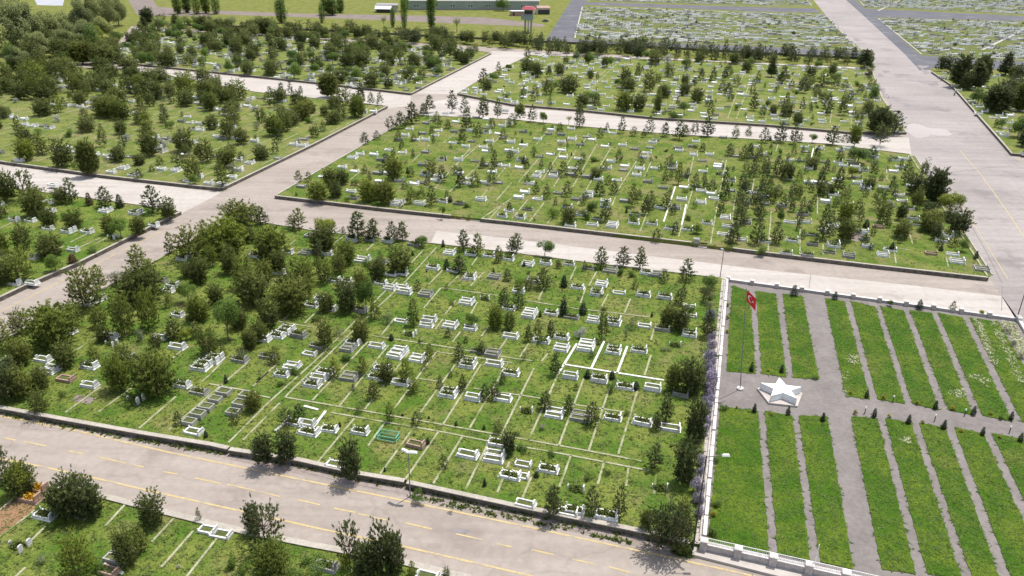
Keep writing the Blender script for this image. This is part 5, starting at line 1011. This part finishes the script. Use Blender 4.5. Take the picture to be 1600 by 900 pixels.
weed_field('cream_flowers', [poly_px([(1520, 497), (1531, 500), (1560, 570), (1552, 572)], BZ), poly_px([(1545, 500), (1558, 504), (1605, 600), (1590, 596)], BZ), poly_px([(1563, 500), (1585, 505), (1612, 560), (1598, 562)], BZ), poly_px([(1324, 552), (1338, 552), (1342, 568), (1326, 568)], BZ), poly_px([(1480, 605), (1504, 606), (1512, 622), (1488, 622)], BZ), poly_px([(1520, 585), (1545, 590), (1545, 606), (1512, 590)], BZ), poly_px([(1407, 683), (1424, 686), (1422, 693), (1409, 691)], BZ), poly_px([(1319, 580), (1324, 580), (1325, 620), (1320, 618)], BZ)], [160, 160, 320, 34, 34, 40, 14, 14], (0.05, 0.14), 'flowers', 'cream white flowers scattered through the lawn beds', BZ + 0.05, 0.17)

# ------------------------------------------------------------------ street furniture
def lamp(x, y, h, label, heads, z=0.0, r=0.075, hs=0.3, mat='metal', lean=0):
    b = P(x, y, z); e = empty('street_lamp', b, GRID_A); tag(e, label, 'lamp')
    MB().box(-.22, .22, -.22, .22, -0.02, 0.12).build('footing', M['coping'], e)
    MB().tube((0, 0, 0.12), (0, 0, h), r, r * 0.6, 10).build('pole', M[mat], e)
    for dx, dy in heads:
        L = math.hypot(dx, dy)
        a = MB().tube((0, 0, h - 0.12), (dx * .85, dy * .85, h + 0.08), r * 0.5, r * 0.4).build('arm', M[mat], e)
        ux, uy = dx / L, dy / L; m = MB()
        c = Vector((dx, dy, h + 0.1)); m.box(-hs * 1.3, hs * 1.3, -hs * .55, hs * .55, -0.06, 0.10, (.1, .06)); an = math.atan2(dy, dx)
        m.v = [(c.x + p[0] * math.cos(an) - p[1] * math.sin(an), c.y + p[0] * math.sin(an) + p[1] * math.cos(an), c.z + p[2]) for p in m.v]
        m.build('lamp_head', M['whitepaint'], e)
lamp(641, 776, 5.6, 'grey street lamp with two white heads beside the roadside wall', [(0.45, 0.1), (-0.45, 0.15)], hs=0.34)
lamp(1082, 862, 11.3, 'tall street lamp at the foot of the white walkway by the garden corner', [(1.7, 0.5)], hs=0.28, mat='darkmetal', r=0.09)
lamp(1125, 434, 5.2, 'slim dark lamp post at the top of the white walkway', [(-0.35, 0.1)], hs=0.2, mat='darkmetal', r=0.07)
lamp(1588, 500, 6.8, 'leaning-looking lamp post at the upper right garden corner', [(0.5, 0.0)], hs=0.3, mat='darkmetal', r=0.08)
e = [o for o in COL.objects if o.name.startswith('street_lamp')][-1]; e['label'] = 'dark lamp post at the upper right corner of the garden wall'
b = P(1271, 891, 0.28); e = empty('thin_post', b); tag(e, 'thin white post standing against the railed garden wall', 'post')
MB().tube((0, 0, 0), (0, 0, 3.1), 0.05, 0.04).build('post', M['whitepaint'], e); MB().box(-.14, .14, -.14, .14, -.01, .1).build('footing', M['coping'], e)
for x, y, w_ in ((1395, 628, 'beside the second golden shrub'), (1507, 649, 'upper path edge near the right side'), (1351, 646, 'left end of the lower path edge'), (1460, 658, 'lower path edge between two junipers'), (1577, 676, 'right end of the lower path edge')):
    b = P(x, y, BZ); e = empty('garden_lamp', b); tag(e, 'short black garden lamp with white cap, ' + w_, 'lamp', 'low lamps along the garden path')
    MB().tube((0, 0, -.03), (0, 0, 0.75), 0.06, 0.05).build('post', M['darkmetal'], e); MB().tube((0, 0, 0.75), (0, 0, 0.95), 0.12, 0.07).build('cap', M['whitepaint'], e)
# stone gate pillar with steps in the wall gap
b = P(1087, 384, 0.0); e = empty('gate_pillar', b, GRID_A); tag(e, 'square grey stone pillar at the gap in the dark wall', 'pillar')
MB().box(-.55, .55, -.5, .5, -.02, 1.35).build('shaft', M['greystone'], e); MB().box(-.62, .62, -.57, .57, 1.35, 1.5, (.05, .05)).build('cap', M['greystone'], e)
b = P(1098, 386, 0.0); e = empty('garden_steps', b, GRID_A); tag(e, 'short pale steps beside the square gate pillar', 'steps')
for k in range(3): MB().box(-.8, .8, -.7 + .35 * k, 0.7, 0.2 * k - .01, 0.2 * (k + 1)).build('step', M['pale'], e)

# ------------------------------------------------------------------ far buildings and small things by the field
def local(a, b):           # frame with x from a to b
    d = b - a; return math.atan2(d[1], d[0]), float(np.linalg.norm(d[:2]))
a, c = P(637, 15.5), P(842, 15.5); ang, L = local(a, c)
e = empty('long_shed', a, ang); tag(e, 'long grey-green building with small paired windows at the top of the photo', 'building')
wl = MB().box(0, L, 0, 14, -0.1, 6.0).build('wall', M['greenwall'], e)
MB().add([(-.6, -.6, 5.95), (L + .6, -.6, 5.95), (L + .6, 14.6, 5.95), (-.6, 14.6, 5.95), (-.6, 7, 9), (L + .6, 7, 9)], [(0, 1, 5, 4), (2, 3, 4, 5), (3, 0, 4), (1, 2, 5), (3, 2, 1, 0)]).build('roof', M['greyroof'], e)
MB().box(0, L, -0.12, -0.005, -0.1, 0.7).build('plinth', M['greyroof'], e)
for k in range(7):
    for dx in (0, 1.9):
        x = 5 + k * (L - 10) / 6.6 + dx
        fr = MB().box(x - .75, x + .75, -0.09, -0.004, 2.0, 3.5).build('window', M['whitepaint'], e); MB().box(x - .6, x + .6, -0.13, -0.092, 2.12, 3.38).build('pane', M['glass'], fr)
a, c = P(586, 20), P(612, 20.5); ang, L = local(a, c)
e = empty('field_hut', a, ang); tag(e, 'pale hut with a bright tin lean-to roof left of the long building', 'building')
MB().box(0.4, L + 3.2, 4, 10, -.1, 4.6).build('wall', M['pale'], e)
MB().box(0, L + 3.8, 3.5, 10.5, 4.6, 5.4, (.3, 1.4)).build('roof', M['greyroof'], e)
MB().add([(-.3, -.2, 2.3), (L - .4, -.2, 2.3), (L - .1, 4.3, 4.5), (-.1, 4.3, 4.5), (-.3, -.2, 2.45), (L - .4, -.2, 2.45), (L - .1, 4.3, 4.65), (-.1, 4.3, 4.65)], [(3, 2, 1, 0), (4, 5, 6, 7), (0, 1, 5, 4), (1, 2, 6, 5), (2, 3, 7, 6), (3, 0, 4, 7)]).build('lean_to_roof', M['tinroof'], e)
for x in (0.1, L - .8): MB().box(x, x + .2, 0, .2, -.1, 2.35).build('post', M['bark'], e)
MB().box(0.5, L - .8, 2.2, 3.96, -.1, 1.9).build('store_box', M['glass'], e)
# watch tower
b = P(825, 51); e = empty('watch_tower', b, GRID_A * 0.3); e.scale = (1.35, 1.35, 1.5); tag(e, 'small watch tower on concrete legs with a dark red roof', 'tower')
for sx in (-1, 1):
    for sy in (-1, 1): MB().box(sx * 1.25 - .28, sx * 1.25 + .28, sy * 1.1 - .28, sy * 1.1 + .28, -.05, 4.6).build('leg', M['greystone'], e)
MB().box(-.25, .25, -.25, .25, -.05, 4.6).build('leg', M['whitewall'], e)
MB().box(-2.9, 2.1, -1.9, 1.9, 4.6, 6.1).build('balcony', M['greenwall'], e)
cb = MB().box(-1.7, 1.8, -1.5, 1.5, 6.1, 8.3).build('cabin', M['greenwall'], e)
MB().box(-1.5, 1.6, -1.56, -1.505, 6.7, 7.9).build('window', M['glass'], cb); MB().box(1.805, 1.86, -1.2, 1.2, 6.7, 7.9).build('window', M['glass'], cb)
MB().box(-2.9, 2.9, -2.6, 2.6, 8.3, 9.3, (1.2, 1.1)).build('roof', M['redroof'], e)
MB().tube((-1.3, -1.4, 0), (-3.6, -1.9, 0.2), .09).build('stair_rail', M['metal'], e)
a, c = P(799, 25), P(828, 25); ang, L = local(a, c)
e = empty('low_shed', a, ang); tag(e, 'low shed with a white flat roof behind the watch tower', 'building')
MB().box(0, L, 0, 5, -.1, 2.8).build('wall', M['brownstone'], e); MB().box(-.3, L + .3, -.4, 5.4, 2.8, 3.1).build('roof', M['tinroof'], e); MB().box(1, 2.2, -.05, -.004, -.05, 2.1).build('door', M['glass'], e)
a, c = P(840, 23), P(860, 23); ang, L = local(a, c)
e = empty('pink_house', a, ang); tag(e, 'small pinkish house with a dark open garage by the dark road', 'building')
MB().box(0, L, 1.5, 9, -.1, 4.2).build('wall', M['pinkwall'], e); MB().box(-.3, L + .3, 1.2, 9.3, 4.2, 5.2, (.4, 2.5)).build('roof', M['brownstone'], e)
MB().box(.6, L - .4, 1.2, 1.49, -.05, 3.0).build('garage_shade', M['glass'], e)  # flat dark panel, paints the shade inside the open garage
# dark car on the grass
b = P(852, 34); e = empty('parked_car', b, 0.5); tag(e, 'small black parked car on grass right of the watch tower', 'car')
bd = MB().box(-2.0, 2.0, -.82, .82, 0.3, 0.85, (.08, .05)); bd.box(-1.2, 1.0, -.74, .74, 0.85, 1.42, (.42, .1)); bd.build('body', M['carpaint'], e)
MB().box(-1.02, .82, -.76, .76, 0.95, 1.28, (.22, .06)).build('window', M['glass'], e)
for sx in (-1.25, 1.25):
    for sy in (-.8, .8):
        wm = MB().tube((sx, sy - .1, .32), (sx, sy + .1, .32), .32, n=14).build('wheel', M['tyre'], e); MB().tube((sx, sy - .105, .32), (sx, sy + .105, .32), .17, n=10).build('rim', M['metal'], wm)
for sy in (-.55, .55): MB().box(1.96, 2.02, sy - .15, sy + .15, .6, .75).build('headlight', M['whitepaint'], e)
# motorcycle at the road edge
b = P(1491, 149); e = empty('motorcycle', b, R(70)); e.scale = (1.25, 1.25, 1.25); tag(e, 'dark motorcycle parked at the kerb of the wide road', 'motorcycle')
for sx in (-.68, .68):
    m = MB()
    for k in range(16):
        t0, t1 = k * .3927, (k + 1) * .3927; m.tube((sx + .27 * math.cos(t0), 0, .32 + .27 * math.sin(t0)), (sx + .27 * math.cos(t1), 0, .32 + .27 * math.sin(t1)), .055, n=6)
    wh = m.build('wheel', M['tyre'], e); MB().tube((sx, -.05, .32), (sx, .05, .32), .14, n=10).build('rim', M['metal'], wh)
MB().box(-.45, .30, -.13, .13, .35, .68, (.1, .03)).build('engine', M['darkmetal'], e); MB().box(-.05, .45, -.15, .15, .70, .95, (.08, .05)).build('fuel_tank', M['whitepaint'], e)
MB().box(-.72, -.06, -.14, .14, .72, .84, (.06, .03)).build('seat', M['tyre'], e); MB().tube((.68, 0, .32), (.42, 0, 1.0), .045).build('fork', M['metal'], e); MB().tube((.40, -.36, 1.05), (.40, .36, 1.05), .025).build('handlebar', M['darkmetal'], e)
# litter-sized boulders and a manhole keep their own names
b = P(1453, 246); e = MB().tube((0, 0, 0), (0, 0, 0.03), .42, n=18).build('manhole_cover', M['darkmetal']); e.location = (b[0], b[1], 0.012); tag(e, 'round dark manhole cover in the wide road near the lane mouth', 'manhole cover')
